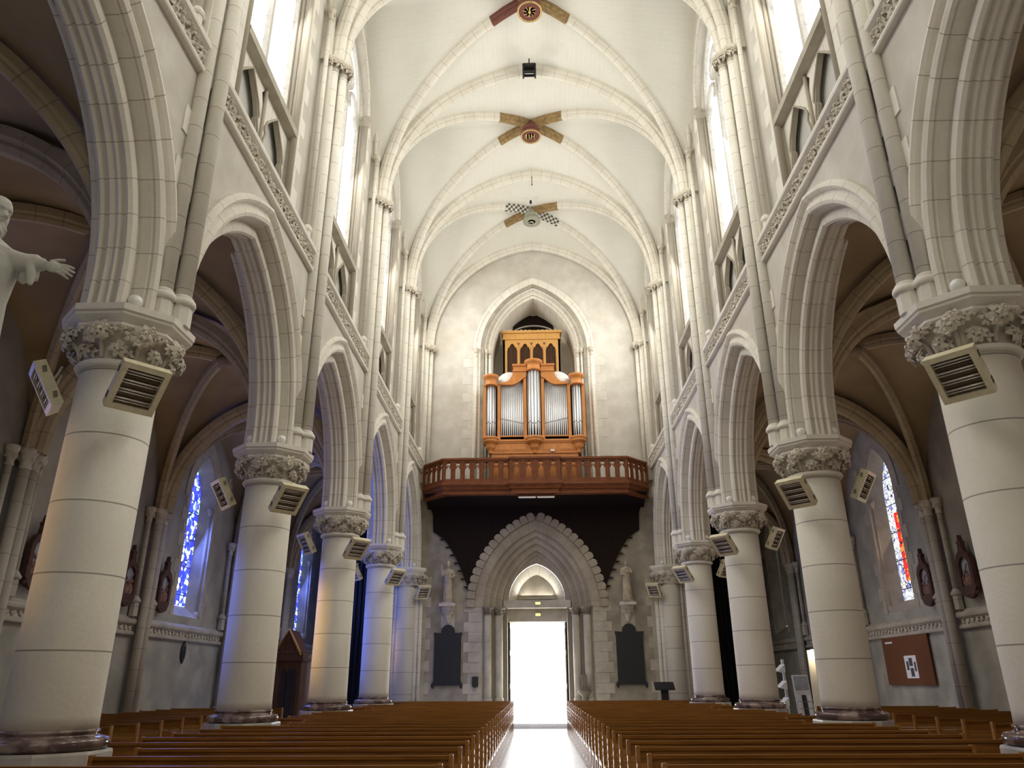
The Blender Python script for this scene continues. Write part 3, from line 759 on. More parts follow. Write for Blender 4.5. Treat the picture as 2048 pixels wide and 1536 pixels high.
# west responds
for s in (-1, 1):
    t = thing('respond_pier', 'half-round pier with slim shafts against the west wall, %s side' % SIDE[s], 'pier', (s*4.98, 29.25, 0), 0, 'piers against the west wall')
    mb = MB(); mb.lathe([(.36, .9), (.35, 4.98)], (0, -.1, 0), 32); mb.build('shaft', 'col', t)
    for dx, dy in ((.52, .0), (.38, -.12), (-.52, 0), (-.38, -.12)):
        mb = MB(); mb.lathe([(.085, .9), (.085, 4.98)], (dx, dy, 0), 12); mb.build('slim_shaft', 'shaft', t)
    mb = MB(); mb.lathe([(.62, 0), (.62, .72), (.58, .75), (.60, .80), (.56, .86), (.42, .9)], (0, 0, 0), 8, smooth=False, rot0=PI/8, sx=1.1, sy=.85); mb.build('base', 'ashlar', t)
    mb = MB(); rnd = random.Random(4); mb.lathe([(.42, 4.95), (.46, 4.98), (.42, 5.03), (.45, 5.2), (.58, 5.38)], (0, -.02, 0), 24, sx=1.25)
    for i in range(9):
        a = PI+i*PI/8
        leaf_clump(mb, (cos(a)*.68, sin(a)*.52, 5.3), (cos(a), sin(a), -.2), (0, 0, 1), .12, 7, 0, rnd)
        leaf_clump(mb, (cos(a+.2)*.60, sin(a+.2)*.46, 5.12), (cos(a), sin(a), 0), (0, 0, 1), .10, 6, 0, rnd)
    mb.build('leaf_capital', 'carve', t)
    mb = MB(); q = 1/cos(PI/8); mb.lathe([(.56*q, 5.36), (.56*q, 5.4), (.63*q, 5.5), (.65*q, 5.54), (.65*q, 5.62), (.1, 5.62)], (0, 0, 0), 8, smooth=False, rot0=PI/8, sx=1.08); mb.build('abacus', 'plain', t)

# ------------------------------------------------------------------ globe lamps on the abaci
gm = MB(); gm.ball((0, 0, .095), .085, 16); gb = MB(); gb.lathe([(.055, 0), (.055, .02), (.03, .03)], (0, 0, 0), 12)
gp = None
for s in (-1, 1):
    for k in (1, 2, 3, 4, 5):
        for j, (dx, dy) in enumerate(((.29, -.50), (-.25, -.55))):
            if k == 1 and j == 1: continue
            if k == 5 and j == 1: continue
            y = YALL[k]+dy if k < 5 else 28.85
            lab = 'white globe lamp on the capital of the %s %s column, %s side' % (nm.get(k, 'west wall'), SIDE[s], ('nave', 'aisle')[j]) if k < 5 else 'white globe lamp on the %s west pier capital' % SIDE[s]
            loc = (s*(W-dx), y, 5.62)
            if gp is None:
                gp = thing('globe_lamp', lab, 'lamp', loc, 0, 'white globe lamps on the capitals'); gm.build('globe', 'globe', gp); gb.build('lamp_base', 'white', gp)
            else: dup(gp, loc, 0, lab)

# ------------------------------------------------------------------ radiant heaters
def heater_parts(t, w_=.50, h_=.54, d_=.13):
    # local: front face towards -Z, width X, height Y; origin at the back centre
    mb = MB(); b = .055
    o_ = [(-w_/2, -h_/2), (w_/2, -h_/2), (w_/2, h_/2), (-w_/2, h_/2)]; i_ = [(x*(w_-2*b)/w_, y*(h_-2*b)/h_) for x, y in o_]
    V = [(x, y, 0) for x, y in o_]+[(x*1.03, y*1.03, -d_) for x, y in o_]+[(x, y, -d_-.004) for x, y in i_]+[(x, y, -.04) for x, y in i_]
    F = [(3, 2, 1, 0), (12, 13, 14, 15)]
    for q in (0, 4, 8): F += [(q+i, q+(i+1) % 4, q+4+(i+1) % 4, q+4+i) for i in range(4)]
    mb.add(V, F)
    mb.build('casing', 'cream', t)
    mb = MB()
    for i in range(4):
        y = -h_/2+b+(h_-2*b)*(i+.5)/4; hh = (h_-2*b)/4
        mb.add([(-w_/2+b, y-hh/2, -.10), (w_/2-b, y-hh/2, -.10), (w_/2-b, y, -.045), (-w_/2+b, y, -.045), (w_/2-b, y+hh/2, -.10), (-w_/2+b, y+hh/2, -.10)], [(0, 1, 2, 3), (3, 2, 4, 5)])
    mb.build('reflector', 'reflector', t)
    for i in range(4):
        mb = MB(); y = -h_/2+b+(h_-2*b)*(i+.5)/4
        mb.tube([(-w_/2+b, y+.02, -.112), (w_/2-b, y+.02, -.112)], .010, 6); mb.tube([(-w_/2+b, y-.012, -.112), (w_/2-b, y-.012, -.112)], .006, 6)
        mb.build('heating_tube', 'tube', t)
    mb = MB()
    for e in (-1, 1):
        for i in range(5): mb.box((w_/2+.006, e*.16+i*.016-.03, -.06+i*.004), (.004, .007, .05))
        for i in range(5): mb.box((-w_/2-.006, e*.16+i*.016-.03, -.06+i*.004), (.004, .007, .05))
    mb.build('vent_slots', 'black', t)
    mb = MB(); mb.tube([(0, .05, 0), (0, .12, .10), (0, .2, .18)], .016, 6); mb.tube([(0, -.05, 0), (0, .1, .14)], .014, 6); mb.build('bracket', 'cream', t)
hp = None
def heater(loc, normal, label, roll=0):
    global hp
    n = Vector(normal).normalized(); z = -n; up = Vector((0, 0, 1)); y = (up-z*up.dot(z)).normalized(); x = y.cross(z)
    R_ = Matrix((x, y, z)).transposed() @ Matrix.Rotation(roll, 3, 'Z')
    if hp is None:
        hp = thing('radiant_heater', label, 'heater', loc, 0, 'cream radiant heaters'); heater_parts(hp); o = hp
    else: o = dup(hp, loc, 0, label)
    o.rotation_euler = R_.to_euler()
for s in (-1, 1):
    for k in (1, 2, 3, 4):
        y = YALL[k]
        heater((s*4.46, y-.58, 4.64), (-s*.58, -.48, -.66), 'cream radiant heater on the nave side of the %s %s column' % (nm[k], SIDE[s]), s*.01)
        if not (s == 1 and k == 1):
            heater((s*5.78, y-.04, 4.86), (s*.68, -.52, -.5), 'cream radiant heater on the aisle side of the %s %s column' % (nm[k], SIDE[s]), -s*.03)
    heater((s*4.36, 28.85, 4.75), (-s*.5, -.6, -.6), 'cream radiant heater on the west wall pier, %s side' % SIDE[s], s*.1)

# ------------------------------------------------------------------ aisles
AX = 9.85
AY = YALL+[34.72]
aw = {}
for s in (-1, 1):
    mb = MB()
    for k in range(len(AY)-1):
        yc = (AY[k]+AY[k+1])/2; hb = (AY[k+1]-AY[k])/2; fn = side_fn(s, yc)
        hole = archloop(.86, 1.45, 6.45, 3.3, 0, 10)
        mb.poly([(-hb, 0), (hb, 0), (hb, 10), (-hb, 10)], [hole], fn, AX)
    mb.bb(s*AX, s*(AX+.3), -8, YALL[0], 0, 10)
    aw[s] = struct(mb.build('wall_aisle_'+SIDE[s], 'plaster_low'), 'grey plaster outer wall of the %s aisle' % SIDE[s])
    rnd = random.Random(8); mb = MB(); frieze(mb, -2.45, 2.45, lambda t, z, o: (-o*s, t, z), .36, .2, .075, rnd); me = mb.mesh('aisle_frieze', ['ashlar', 'carve'])
    for k in range(len(AY)-1):
        yc = (AY[k]+AY[k+1])/2; fn = side_fn(s, yc)
        link('frieze', me, aw[s], (s*AX, yc, 2.66))
        wn += 1
        # splayed window: face opening -> narrower glass
        g = MB(); gw = .58 if s < 0 else .50; gl = archloop(gw, 1.1, 6.5, 3.62, 0, 10)
        cx = .0
        g.poly(gl, [], fn, 10.20); kind = 'blueglass' if s < 0 else ('redglass' if k < 4 else 'dimglass')
        wo = struct(g.build('window_%d' % wn, kind), ('narrow blue stained glass lancet' if s < 0 else 'narrow red and clear stained glass lancet' if k < 4 else 'dim leaded lancet')+', %s bay of the %s aisle' % (ORD[k] if k else 'nearest', SIDE[s]))
        g = MB(); fo = archloop(.86, 1.45, 6.45, 3.3, 0, 10); fi = archloop(gw-.01, 1.09, 6.5, 3.62, 0, 10); n = len(fo)
        g.add([fn(p[0], p[1], AX) for p in fo]+[fn(p[0], p[1], 10.21) for p in fi], [(i, (i+1) % n, n+(i+1) % n, n+i) for i in range(n)]); g.build('splayed_reveal', 'ashlar', wo)
        g = MB()
        for e in (-1, 1):
            for i in range(10):
                z = 3.3+i*.36; ww = .34 if i % 2 else .18
                g.bb(s*(AX-.012), s*(AX+.02), yc+e*.84, yc+e*(.86+ww), z+.004, z+.355)
            g.lathe([(.05, 3.4), (.05, 6.3)], (s*(AX+.10), yc+e*.80, 0), 8); g.lathe([(.09, 3.3), (.09, 3.42), (.05, 3.5)], (s*(AX+.10), yc+e*.80, 0), 8)
            g.lathe([(.05, 6.28), (.09, 6.42), (.10, 6.5), (.04, 6.5)], (s*(AX+.10), yc+e*.80, 0), 8)
        archsweep(g, [(.36, AX), (.36, AX-.03), (.3, AX-.03), (.12, AX-.015), (0, AX-.01), (-.03, AX+.06)], .86, 1.45, 6.5, 6.5, fn, 10)
        g.build('quoins', 'ashlar', wo)
for s in (-1, 1):
    # wall piers
    for k in range(1, 6):
        y = AY[k]
        t = thing('aisle_wall_shafts', ('paired stone shafts on the %s aisle wall opposite the %s column' % (SIDE[s], nm[k])) if k < 5 else 'farthest paired stone shafts on the %s aisle wall' % SIDE[s], 'stone shafts', (s*AX, y, 0), 0, 'shafts along the aisle walls')
        for dy in (-.12, .12):
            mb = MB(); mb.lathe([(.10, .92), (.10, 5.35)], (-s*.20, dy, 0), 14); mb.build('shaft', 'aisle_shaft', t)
        for dy in (-.42, .42):
            mb = MB(); c = (-s*.10, dy, 0); mb.lathe([(.06, 3.5), (.06, 5.35)], c, 10); mb.lathe([(.11, 3.08), (.11, 3.4)], c, 6, smooth=False); mb.lathe([(.13, 3.4), (.135, 3.44), (.08, 3.52), (.06, 3.55)], c, 10); mb.build('slim_shaft', 'aisle_shaft', t)
        mb = MB(); mb.bb(-s*.02, -s*.34, -.28, .28, 0, .78); mb.lathe([(.15, .78), (.17, .83), (.13, .88), (.14, .9), (.10, .94)], (-s*.20, -.12, 0), 12); mb.lathe([(.15, .78), (.17, .83), (.13, .88), (.14, .9), (.10, .94)], (-s*.20, .12, 0), 12); mb.build('base', 'ashlar', t)
        mb = MB(); rnd = random.Random(3)
        for dx, dy, r in ((.20, -.12, .10), (.20, .12, .10), (.10, -.42, .07), (.10, .42, .07)):
            c = Vector((-s*dx, dy, 5.33)); mb.lathe([(r, 0), (r*1.2, .02), (r, .05), (r*1.1, .14), (r*1.6, .28), (r*1.8, .3), (r*1.8, .38), (r, .38)], c, 10)
            for a in range(6): leaf_clump(mb, c+Vector((cos(a)*r*1.15, sin(a)*r*1.15, .18)), (cos(a), sin(a), .2), (0, 0, 1), .07, 5, 0, rnd)
        mb.build('capital', 'carve', t)
    # aisle vault
    xc = s*(4.95+AX)/2; hx = (AX-4.95)/2
    mb = MB()
    ay = ve_y+[34.72]
    for k in range(len(ay)-1): vault(mb, xc, hx+.1, ay[k], ay[k+1], 5.6, 3.15, 3.3, 3.1, 10)
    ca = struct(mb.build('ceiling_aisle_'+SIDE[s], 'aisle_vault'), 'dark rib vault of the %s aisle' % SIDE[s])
    for k in range(len(AY)-1):
        yc = (AY[k]+AY[k+1])/2; hy = (AY[k+1]-AY[k])/2
        mb = MB()
        for sx in (-1, 1):
            for sy in (-1, 1):
                f = [1-(i/16)**1.45 for i in range(17)]; P = ribpts((xc, yc), (sx*(hx-.12), sy*(hy-.1)), 5.66, 3.2, f, .05)
                hdir = Vector((sx*hx, sy*hy, 0)).normalized(); sd = Vector((-hdir.y, hdir.x, 0))
                def fr(i, P=P, sd=sd):
                    d = (P[min(i+1, len(P)-1)]-P[max(i-1, 0)]).normalized(); up = d.cross(sd); return sd, (up if up.dot(Vector((0, 0, 1))) > 0 or up.dot(hdir) > 0 else -up)
                mb.sweep(P, ribprof(.2, .2), fr)
        mb.ball((xc, yc, 8.72), (.2, .2, .12), 12)
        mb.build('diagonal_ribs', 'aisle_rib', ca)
        mb = MB(); y = AY[k]; f = [1-(i/16)**1.5 for i in range(17)]
        a = ribpts((xc, y), (-(hx-.18), 0), 5.66, 2.95, f, 0); b = ribpts((xc, y), (hx-.18, 0), 5.66, 2.95, f, 0); pts = a+b[::-1][1:]
        def fr(i, pts=pts):
            d = (pts[min(i+1, len(pts)-1)]-pts[max(i-1, 0)]).normalized(); sd = Vector((0, 1, 0)); return sd, d.cross(sd)
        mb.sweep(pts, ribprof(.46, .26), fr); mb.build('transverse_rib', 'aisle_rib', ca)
    # pleated black sheet added to stand for the dark end of each aisle
    mb = MB(); fnw = lambda a, b, d: (xc+a, d, b)
    mb.poly(archloop(hx-.16, 2.9, 5.66, 0, 0, 12), [], fnw, 34.40, 34.46)
    # soft pleats
    for i in range(22):
        x = xc-hx+.25+i*(2*hx-.5)/21; top = 5.5+pz(x-xc, hx-.16, 2.9)*.93
        mb.tube([(x, 34.38, .02), (x, 34.38, top)], .05, 6)
    tag(mb.build('black_end_sheet', 'black'), 'black sheet added for the dark west end of the %s aisle' % SIDE[s], 'backdrop', 'black sheets at the aisle ends')
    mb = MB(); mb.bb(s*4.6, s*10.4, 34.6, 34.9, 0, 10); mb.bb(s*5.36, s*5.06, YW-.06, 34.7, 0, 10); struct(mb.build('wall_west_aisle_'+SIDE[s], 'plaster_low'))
mb = MB(); mb.ball((0, 0, 0), .045, 8); tag(mb.build('indicator_lamp', 'signlight', None, (-6.66, 34.29, 2.3)), 'tiny yellow light on the black sheet behind the left columns', 'lamp', 'tiny lights')
mb = MB(); mb.ball((0, 0, 0), .035, 8); tag(mb.build('indicator_lamp', 'signlight', None, (7.2, 34.29, 2.3)), 'tiny warm light between the third and fourth right columns', 'lamp', 'tiny lights')
# east end far behind the viewer
mb = MB(); mb.bb(-10.6, 10.6, -8.3, -8, -.1, 21.2); struct(mb.build('wall_east', 'plaster'))

# ------------------------------------------------------------------ west wall
fw = lambda a, b, d: (a, d, b)
DX = -.04
mb = MB()
door_h = archloop(2.05, 2.95, 4.2, 0, 0, 14)
org_h = [(x+.0, z) for x, z in archloop(2.15, 3.10, 14.85, 8.6, 0, 14)]
top = [(x, z) for x, z in ((-5.4, 0),)]
outer = [(-5.2, -.05)]+[(x+DX, z) for x, z in door_h]+[(5.2, -.05), (5.2, 21), (-5.2, 21)]
mb.poly(outer, [org_h], fw, YW)
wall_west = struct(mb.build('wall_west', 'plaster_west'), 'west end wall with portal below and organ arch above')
# upper wall is paler plaster: thin coat above the gallery
mb = MB(); oc = [(-4.86, 8.7)]+[(x, z) for x, z in archloop(2.3, 3.3, 14.85, 8.7, 0, 14)]+[(4.86, 8.7), (4.86, 20.8), (-4.86, 20.8)]
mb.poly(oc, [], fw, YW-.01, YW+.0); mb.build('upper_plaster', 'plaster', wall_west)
# organ recess
mb = MB(); archsweep(mb, [(.45, YW-.012), (.45, YW-.06), (.37, YW-.08), (.30, YW-.03), (.16, YW-.01), (.13, YW+.05), (.17, YW+.1), (.10, YW+.12), (.07, YW+.08), (.0, YW+.08), (-.06, YW+.12), (-.02, YW+.2), (-.12, YW+.2), (-.18, YW+.15), (-.24, YW+.2), (-.22, YW+.3), (-.35, YW+.32), (-.35, YW+2.0)], 2.15, 3.10, 14.85, 8.6, fw, 18)
mb.build('organ_arch', 'rib', wall_west)
mb = MB(); mb.bb(-1.9, 1.9, YW+1.95, YW+2.1, 8.6, 17.7); mb.build('recess_back', 'plain', wall_west)
mb = MB()
mb.poly([(-.95, 16.75)]+[(x, 16.75+z) for x, z in arc(.95, .72, 0, 8)], [], fw, YW+1.9, YW+1.94); mb.build('lunette', 'darkwood', wall_west)
mb = MB(); mb.tube([(x, YW+1.88, 16.35+.6*math.sqrt(max(0, 1-(x/1.1)**2))) for x in [i*.1-1.1 for i in range(23)]], .04, 6); mb.build('lunette_tracery', 'frame', wall_west)
mb = MB(); mb.bb(-2.2, 2.2, YW, YW+2.1, 8.45, 8.62); mb.build('recess_floor', 'plain', wall_west)
# jamb shafts of the organ arch with capitals
for s in (-1, 1):
    for dx, y, r in ((2.48, YW-.03, .07), (1.90, YW+.16, .065), (2.06, YW+.08, .045)):
        mb = MB(); mb.lathe([(r, 8.6), (r, 14.6)], (s*dx, y, 0), 10); mb.build('jamb_shaft', 'shaft', wall_west)
        mb = MB(); mb.lathe([(r, 14.55), (r*1.3, 14.6), (r, 14.65), (r*1.2, 14.75), (r*1.9, 14.88), (r*2, 14.96), (r, 14.96)], (s*dx, y, 0), 8)
        for a in range(6): leaf_clump(mb, (s*dx+cos(a)*r, y+sin(a)*r, 14.78), (cos(a), sin(a), .2), (0, 0, 1), .07, 5, 0, random)
        mb.build('jamb_capital', 'carve', wall_west)
mb = MB()
for e in (-1, 1):
    for i in range(15):
        z = 8.9+i*.4; ww = .52 if i % 2 else .28; mb.bb(e*2.52, e*(2.52+ww), YW-.02, YW+.05, z+.004, z+.395)
mb.build('quoins', 'ashlar_pale', wall_west)
# portal
portal = wall_west
prof = [(.35, YW), (.35, YW-.03), (.05, YW-.03), (.0, YW-.01), (-.04, YW+.05), (.0, YW+.10), (-.10, YW+.12), (-.16, YW+.09), (-.22, YW+.12), (-.26, YW+.18), (-.22, YW+.24), (-.32, YW+.27), (-.38, YW+.24), (-.44, YW+.27), (-.48, YW+.33), (-.44, YW+.40), (-.56, YW+.43), (-.62, YW+.40), (-.70, YW+.44), (-.72, YW+.55), (-.85, YW+.6), (-.86, YW+.7)]
mb = MB(); archsweep(mb, [(r, d) for r, d in prof], 2.05, 2.95, 4.2, 4.2, lambda a, b, d: (a+DX, d, b), 18); mb.build('portal_arch', 'old', portal)
mb = MB(); qm = MB()
# jagged voussoir quoins outside the portal arch
R = (2.05**2+2.95**2)/(4.1); c = R-2.05
for e in (-1, 1):
    for i in range(15):
        tm = math.acos(c/(R+.35)); t0 = tm*i/15; t1 = tm*(i+1)/15-.006; ro = .66
        tq = t0+(t1-t0)*.75; P = [(c-r_*cos(a_), r_*sin(a_)) for r_, a_ in ((R+.34, t0), (R+.57, t0), (R+ro-.02, t0+.008), (R+ro, t0+(t1-t0)*.5), (R+ro-.02, tq), (R+.57, t1), (R+.34, t1))]
        qm.poly([(DX+e*x, 4.2+z) for x, z in P], [], fw, YW-.115, YW+.02)
    for i in range(10):
        z = .78+i*.36; ww = .42 if i % 2 else .24; mb.bb(DX+e*2.1, DX+e*(2.36+ww), YW-.02, YW+.05, z+.004, z+.355)
    for i in range(12):
        z = .78+i*.38; ww = .34 if i % 2 else .16; mb.bb(e*4.05, e*(4.4-.0)-e*0, YW-.015, YW+.05, z+.004, z+.375) if False else mb.bb(e*(4.42-ww), e*4.9, YW-.015, YW+.05, z+.004, z+.375)
mb.build('quoins', 'ashlar', portal); qm.build('outer_voussoirs', 'old', portal)
# portal jambs: two columns each side, stepped back
mb = MB()
for e in (-1, 1):
    for x0, x1, y0 in ((1.95, 2.3, .03), (1.62, 1.96, .28), (1.15, 1.63, .5)):
        mb.bb(DX+e*x0, DX+e*x1, YW+y0, YW+.9, 0, 4.2)
    mb.bb(DX+e*1.2, DX+e*2.3, YW+.3, YW+.9, 4.2, 4.5) if False else None
mb.build('portal_jamb', 'old', portal)
for e in (-1, 1):
    for x, y in ((1.88, YW+.12), (1.47, YW+.36)):
        mb = MB(); mb.lathe([(.155, 1.0), (.15, 3.92)], (DX+e*x, y, 0), 20); mb.lathe([(.24, 0), (.24, .78), (.22, .8)], (DX+e*x, y, 0), 8, smooth=False, rot0=PI/8); mb.lathe([(.2, .8), (.22, .86), (.17, .92), (.19, .96), (.15, 1.02)], (DX+e*x, y, 0), 16); mb.build('portal_column', 'ashlar', portal)
        mb = MB(); mb.lathe([(.15, 3.9), (.18, 3.93), (.15, 3.97), (.17, 4.05), (.24, 4.14), (.26, 4.16), (.26, 4.22), (.1, 4.22)], (DX+e*x, y, 0), 12)
        for a in range(7): leaf_clump(mb, (DX+e*x+cos(a)*.17, y+sin(a)*.17, 4.07), (cos(a), sin(a), 0), (0, 0, 1), .1, 6, 0, random)
        mb.build('portal_capital', 'old', portal)
# lintel, tympanum and inner arch
mb = MB(); mb.bb(DX-1.3, DX+1.3, YW+.45, YW+.95, 4.20, 4.48); mb.build('lintel', 'ashlar', portal)
mb = MB(); mb.poly([(-1.6, 4.4)]+[(x, 4.48+z) for x, z in arc(1.5, 2.2, 0, 10)]+[(1.6, 4.4)], [[(x, 4.49+z) for x, z in arc(1.1, 1.42, 0, 10)]], lambda a, b, d: (a+DX, d, b), YW+.72, YW+.80); mb.build('tympanum', 'old', portal)
mb = MB(); archsweep(mb, [(0, YW+.80), (-.02, YW+.9), (-.28, YW+1.7), (-.28, YW+1.75)], 1.1, 1.42, 4.48, 4.4, lambda a, b, d: (a+DX, d, b), 10); mb.build('outer_splay', 'rib', portal)
mb = MB(); mb.poly(archloop(.9, 1.2, 4.4, 4.3, 0, 10), [], lambda a, b, d: (a+DX, d, b), YW+1.7, YW+1.76); mb.build('outer_tympanum', 'plaster_west', portal)
mb = MB(); mb.bb(DX-.85, DX+.85, YW+1.5, YW+1.7, 4.3, 4.62); mb.bb(DX-.72, DX+.72, YW+1.45, YW+1.72, 4.62, 4.68); mb.build('outer_lintel', 'ashlar', portal)
# vestibule behind the door opening
mb = MB()
for e in (-1, 1): mb.bb(DX+e*1.14, DX+e*1.4, YW+.9, YW+1.9, 0, 4.3)
mb.bb(DX-1.2, DX+1.2, YW+.95, YW+1.9, 3.72, 4.2); mb.build('vestibule', 'ashlar', portal)
for e, nmz in ((-1, 'left'), (1, 'right')):
    d = MB(); d.bb(0, -e*.06, 0, .95, .18, 3.7)
    for z0, z1 in ((.35, 1.3), (1.5, 2.5), (2.7, 3.5)): d.bb(-e*.06, -e*.075, .12, .83, z0, z1)
    do = struct(d.build('door_%d' % (1 if e < 0 else 2), 'darkwood', None, (DX+e*1.14, YW+.92, 0)), 'open dark wooden door leaf folded against the %s jamb' % nmz)
    h = MB(); h.tube([(-e*.07, .85, 1.25), (-e*.11, .85, 1.25), (-e*.11, .85, 1.12)], .012, 6); h.build('door_handle', 'tin', do)
for z in (4.36, 3.98):
    t = thing('emergency_light', 'small glowing yellow emergency light %s' % ('on the lintel of the west door' if z > 4.2 else 'below the lintel just above the open doorway'), 'lamp', (DX+.03, YW+(.43 if z > 4.2 else .93), z), 0, 'emergency lights over the west door')
    mb = MB(); mb.bb(-.10, .10, -.03, 0.01, -.05, .05); mb.build('housing', 'white', t); mb = MB(); mb.bb(-.09, .09, -.045, -.03, -.04, .04); mb.build('diffuser', 'signlight', t)
for e in (-1, 1): pass
# dark wooden panelling under the gallery with scalloped lower edge
def scall(pts, amp=.0): return pts
Rr = R+.50; th = math.acos(c/Rr)
inner = [(DX+c-Rr*cos(th*i/18), 4.2+Rr*sin(th*i/18)) for i in range(4, 19)]
inner = inner+[(2*DX-x, z) for x, z in inner[-2::-1]]
def jag(p, q, n, amp, flip=1):
    out = []
    for i in range(n):
        a = (p[0]+(q[0]-p[0])*i/n, p[1]+(q[1]-p[1])*i/n); b = (p[0]+(q[0]-p[0])*(i+.8)/n, p[1]+(q[1]-p[1])*(i+.8)/n)
        out += [a, (b[0]-flip*amp*.3, b[1]), (b[0]+flip*amp, b[1]-.02)]
    return out
side = []
NT = 7
for i in range(NT):   # big scallops from the gallery end down to the pendant
    f0 = i/NT; f1 = (i+1)/NT
    p = lambda f: (-4.10+1.38*(f**.6), 7.05-2.12*f)
    a = p(f0); b = p(f1)
    side += [(a[0]+.02, a[1]), (a[0]*.7+b[0]*.3+.05, a[1]*.7+b[1]*.3), (a[0]*.3+b[0]*.7+.05, a[1]*.3+b[1]*.7), (b[0]+.02, b[1]+.03), (b[0]-.16, b[1]+.03), (b[0]-.05, b[1]-.03)]
pl = [(-4.4, 8.5), (-4.12, 7.75)]+side+[(-2.62, 4.86)]
edge = []
for i, p in enumerate(inner):
    edge.append(p)
right = [(2*DX-x, z) for x, z in pl[::-1]]
mb = MB(); mb.poly(pl+edge[:]+right, [], fw, YW-.09, YW-.04)
tag(mb.build('wall_panelling', 'darkwood'), 'dark brown wooden panelling with scalloped edge under the organ gallery', 'panelling')

# ------------------------------------------------------------------ organ gallery
t = thing('organ_gallery', 'projecting red-brown wooden organ gallery with pierced gothic balustrade', 'gallery', (-.04, 28, 8.4))
def gl(x, y, z): return (x, y-28, z-8.4)
cor = [(-4.42, 28.75), (-3.52, 27.8), (-.94, 27.8), (-.94, 27.68), (.94, 27.68), (.94, 27.8), (3.52, 27.8), (4.42, 28.75)]
def band(mb, z0, z1, off0, off1=None, thick=.1, mi=0):
    off1 = off0 if off1 is None else off1
    def offp(o):
        out = []
        n = len(cor)
        for i, p in enumerate(cor):
            if i in (0,): d = Vector((-.72, -.69))*0+Vector((-1.0, -.0))*0; q = (p[0]-o*.2, p[1]-o) if True else p
            elif i == n-1: q = (p[0]+o*.2, p[1]-o)
            elif i in (1,): q = (p[0]-o*.4, p[1]-o)
            elif i == 6: q = (p[0]+o*.4, p[1]-o)
            elif i in (2, 3): q = (p[0]-o, p[1]-o)
            else: q = (p[0]+o, p[1]-o)
            out.append(q)
        return out
    a = offp(off0); b = offp(off1); ci = offp(-thick); n = len(cor)
    vs = [gl(x, y, z0) for x, y in a]+[gl(x, y, z1) for x, y in b]+[gl(x, y, z0) for x, y in ci]+[gl(x, y, z1) for x, y in ci]
    fs = []
    for i in range(n-1):
        fs += [(i, i+1, n+i+1, n+i), (2*n+i, 3*n+i, 3*n+i+1, 2*n+i+1), (i, 2*n+i, 2*n+i+1, i+1), (n+i, n+i+1, 3*n+i+1, 3*n+i)]
    fs += [(0, n, 3*n, 2*n), (n-1, 3*n-1, 4*n-1, 2*n-1)]
    mb.add(vs, fs, None, mi)
mb = MB(); band(mb, 9.52, 9.60, .07); band(mb, 9.46, 9.52, .03); band(mb, 8.62, 8.70, .03); mb.build('handrail', 'gallery', t)
mb = MB(); band(mb, 8.52, 8.62, .12); band(mb, 8.47, 8.52, .08); band(mb, 8.36, 8.47, .02, .06); band(mb, 8.25, 8.36, -.04, -.02, .3); band(mb, 8.19, 8.25, .0, .0, .3); mb.build('cornice', 'gallery', t)
mb = MB(); P = [gl(x, y+.05, 8.3) for x, y in cor]+[gl(4.42, 29.38, 8.3), gl(-4.42, 29.38, 8.3)]; P2 = [(a, b, c_+.2) for a, b, c_ in P]; n = len(P)
mb.add(P+P2, [tuple(range(n)), tuple(range(n, 2*n))]+[(i, (i+1) % n, n+(i+1) % n, n+i) for i in range(n)]); mb.build('gallery_floor', 'darkwood', t)
# coving that links the floor to the wall
mb = MB(); cv = []
for i in range(9):
    f = i/8; cv.append((28.15+1.2*sin(f*PI/2), 8.3-.35*(1-cos(f*PI/2))))
vs = [gl(x, y, z) for x in (-4.3, 4.3) for y, z in cv]; m = len(cv); mb.add(vs, [(i, i+1, m+i+1, m+i) for i in range(m-1)], None, 0, True); mb.build('coving', 'darkwood', t)
# balustrade panels
def panel(mb, p, q, nh, z0=8.70, z1=9.46, th=.045, holes=True):
    p = Vector(p); q = Vector(q); Lp = (q-p).length; d = (q-p)/Lp; nrm = Vector((d.y, -d.x))
    def fn(a, b, dd): v = p+d*a+nrm*dd; return gl(v.x, v.y, b)
    hs = []; st = Lp/nh
    for i in range(nh):
        cx = st*(i+.5); hw = min(.095, st*.3); zb = z0+.09; zm = zb+.36
        hs.append([(cx-hw, zb), (cx-hw, zm), (cx-hw*.55, zm+.07), (cx-hw*.35, zm+.1), (cx, zm+.15), (cx+hw*.35, zm+.1), (cx+hw*.55, zm+.07), (cx+hw, zm), (cx+hw, zb)])
        zt = zm+.16; hs.append([(cx-hw*.5, zt-.02), (cx-hw*.8, zt+.06), (cx-hw*.3, zt+.1), (cx, zt+.2), (cx+hw*.3, zt+.1), (cx+hw*.8, zt+.06), (cx+hw*.5, zt-.02), (cx, zt+.02)])
    mb.poly([(0, z0), (Lp, z0), (Lp, z1), (0, z1)], hs, fn, 0, -th)
    for i in range(nh+1):
        x = min(max(st*i, .02), Lp-.02); v = p+d*x+nrm*.015
        mb.box(gl(v.x, v.y, (z0+z1)/2), (.05, .05, z1-z0), 0, Matrix.Rotation(math.atan2(d.y, d.x), 3, 'Z'))
for i, nh in enumerate((4, 7, 0, 4, 0, 7, 4)):
    mb = MB()
    if nh: panel(mb, cor[i], cor[i+1], nh)
    else: a, b = cor[i], cor[i+1]; mb.bb(*(a[0]-.02, a[0]+.02), min(a[1], b[1])-28, max(a[1], b[1])-28+.02, .30, 1.06)
    mb.build('balustrade_panel', 'gallery', t)
t = thing('strip_light', 'white strip lamp fixed under the front edge of the organ gallery', 'lamp', (0, 27.95, 8.12))
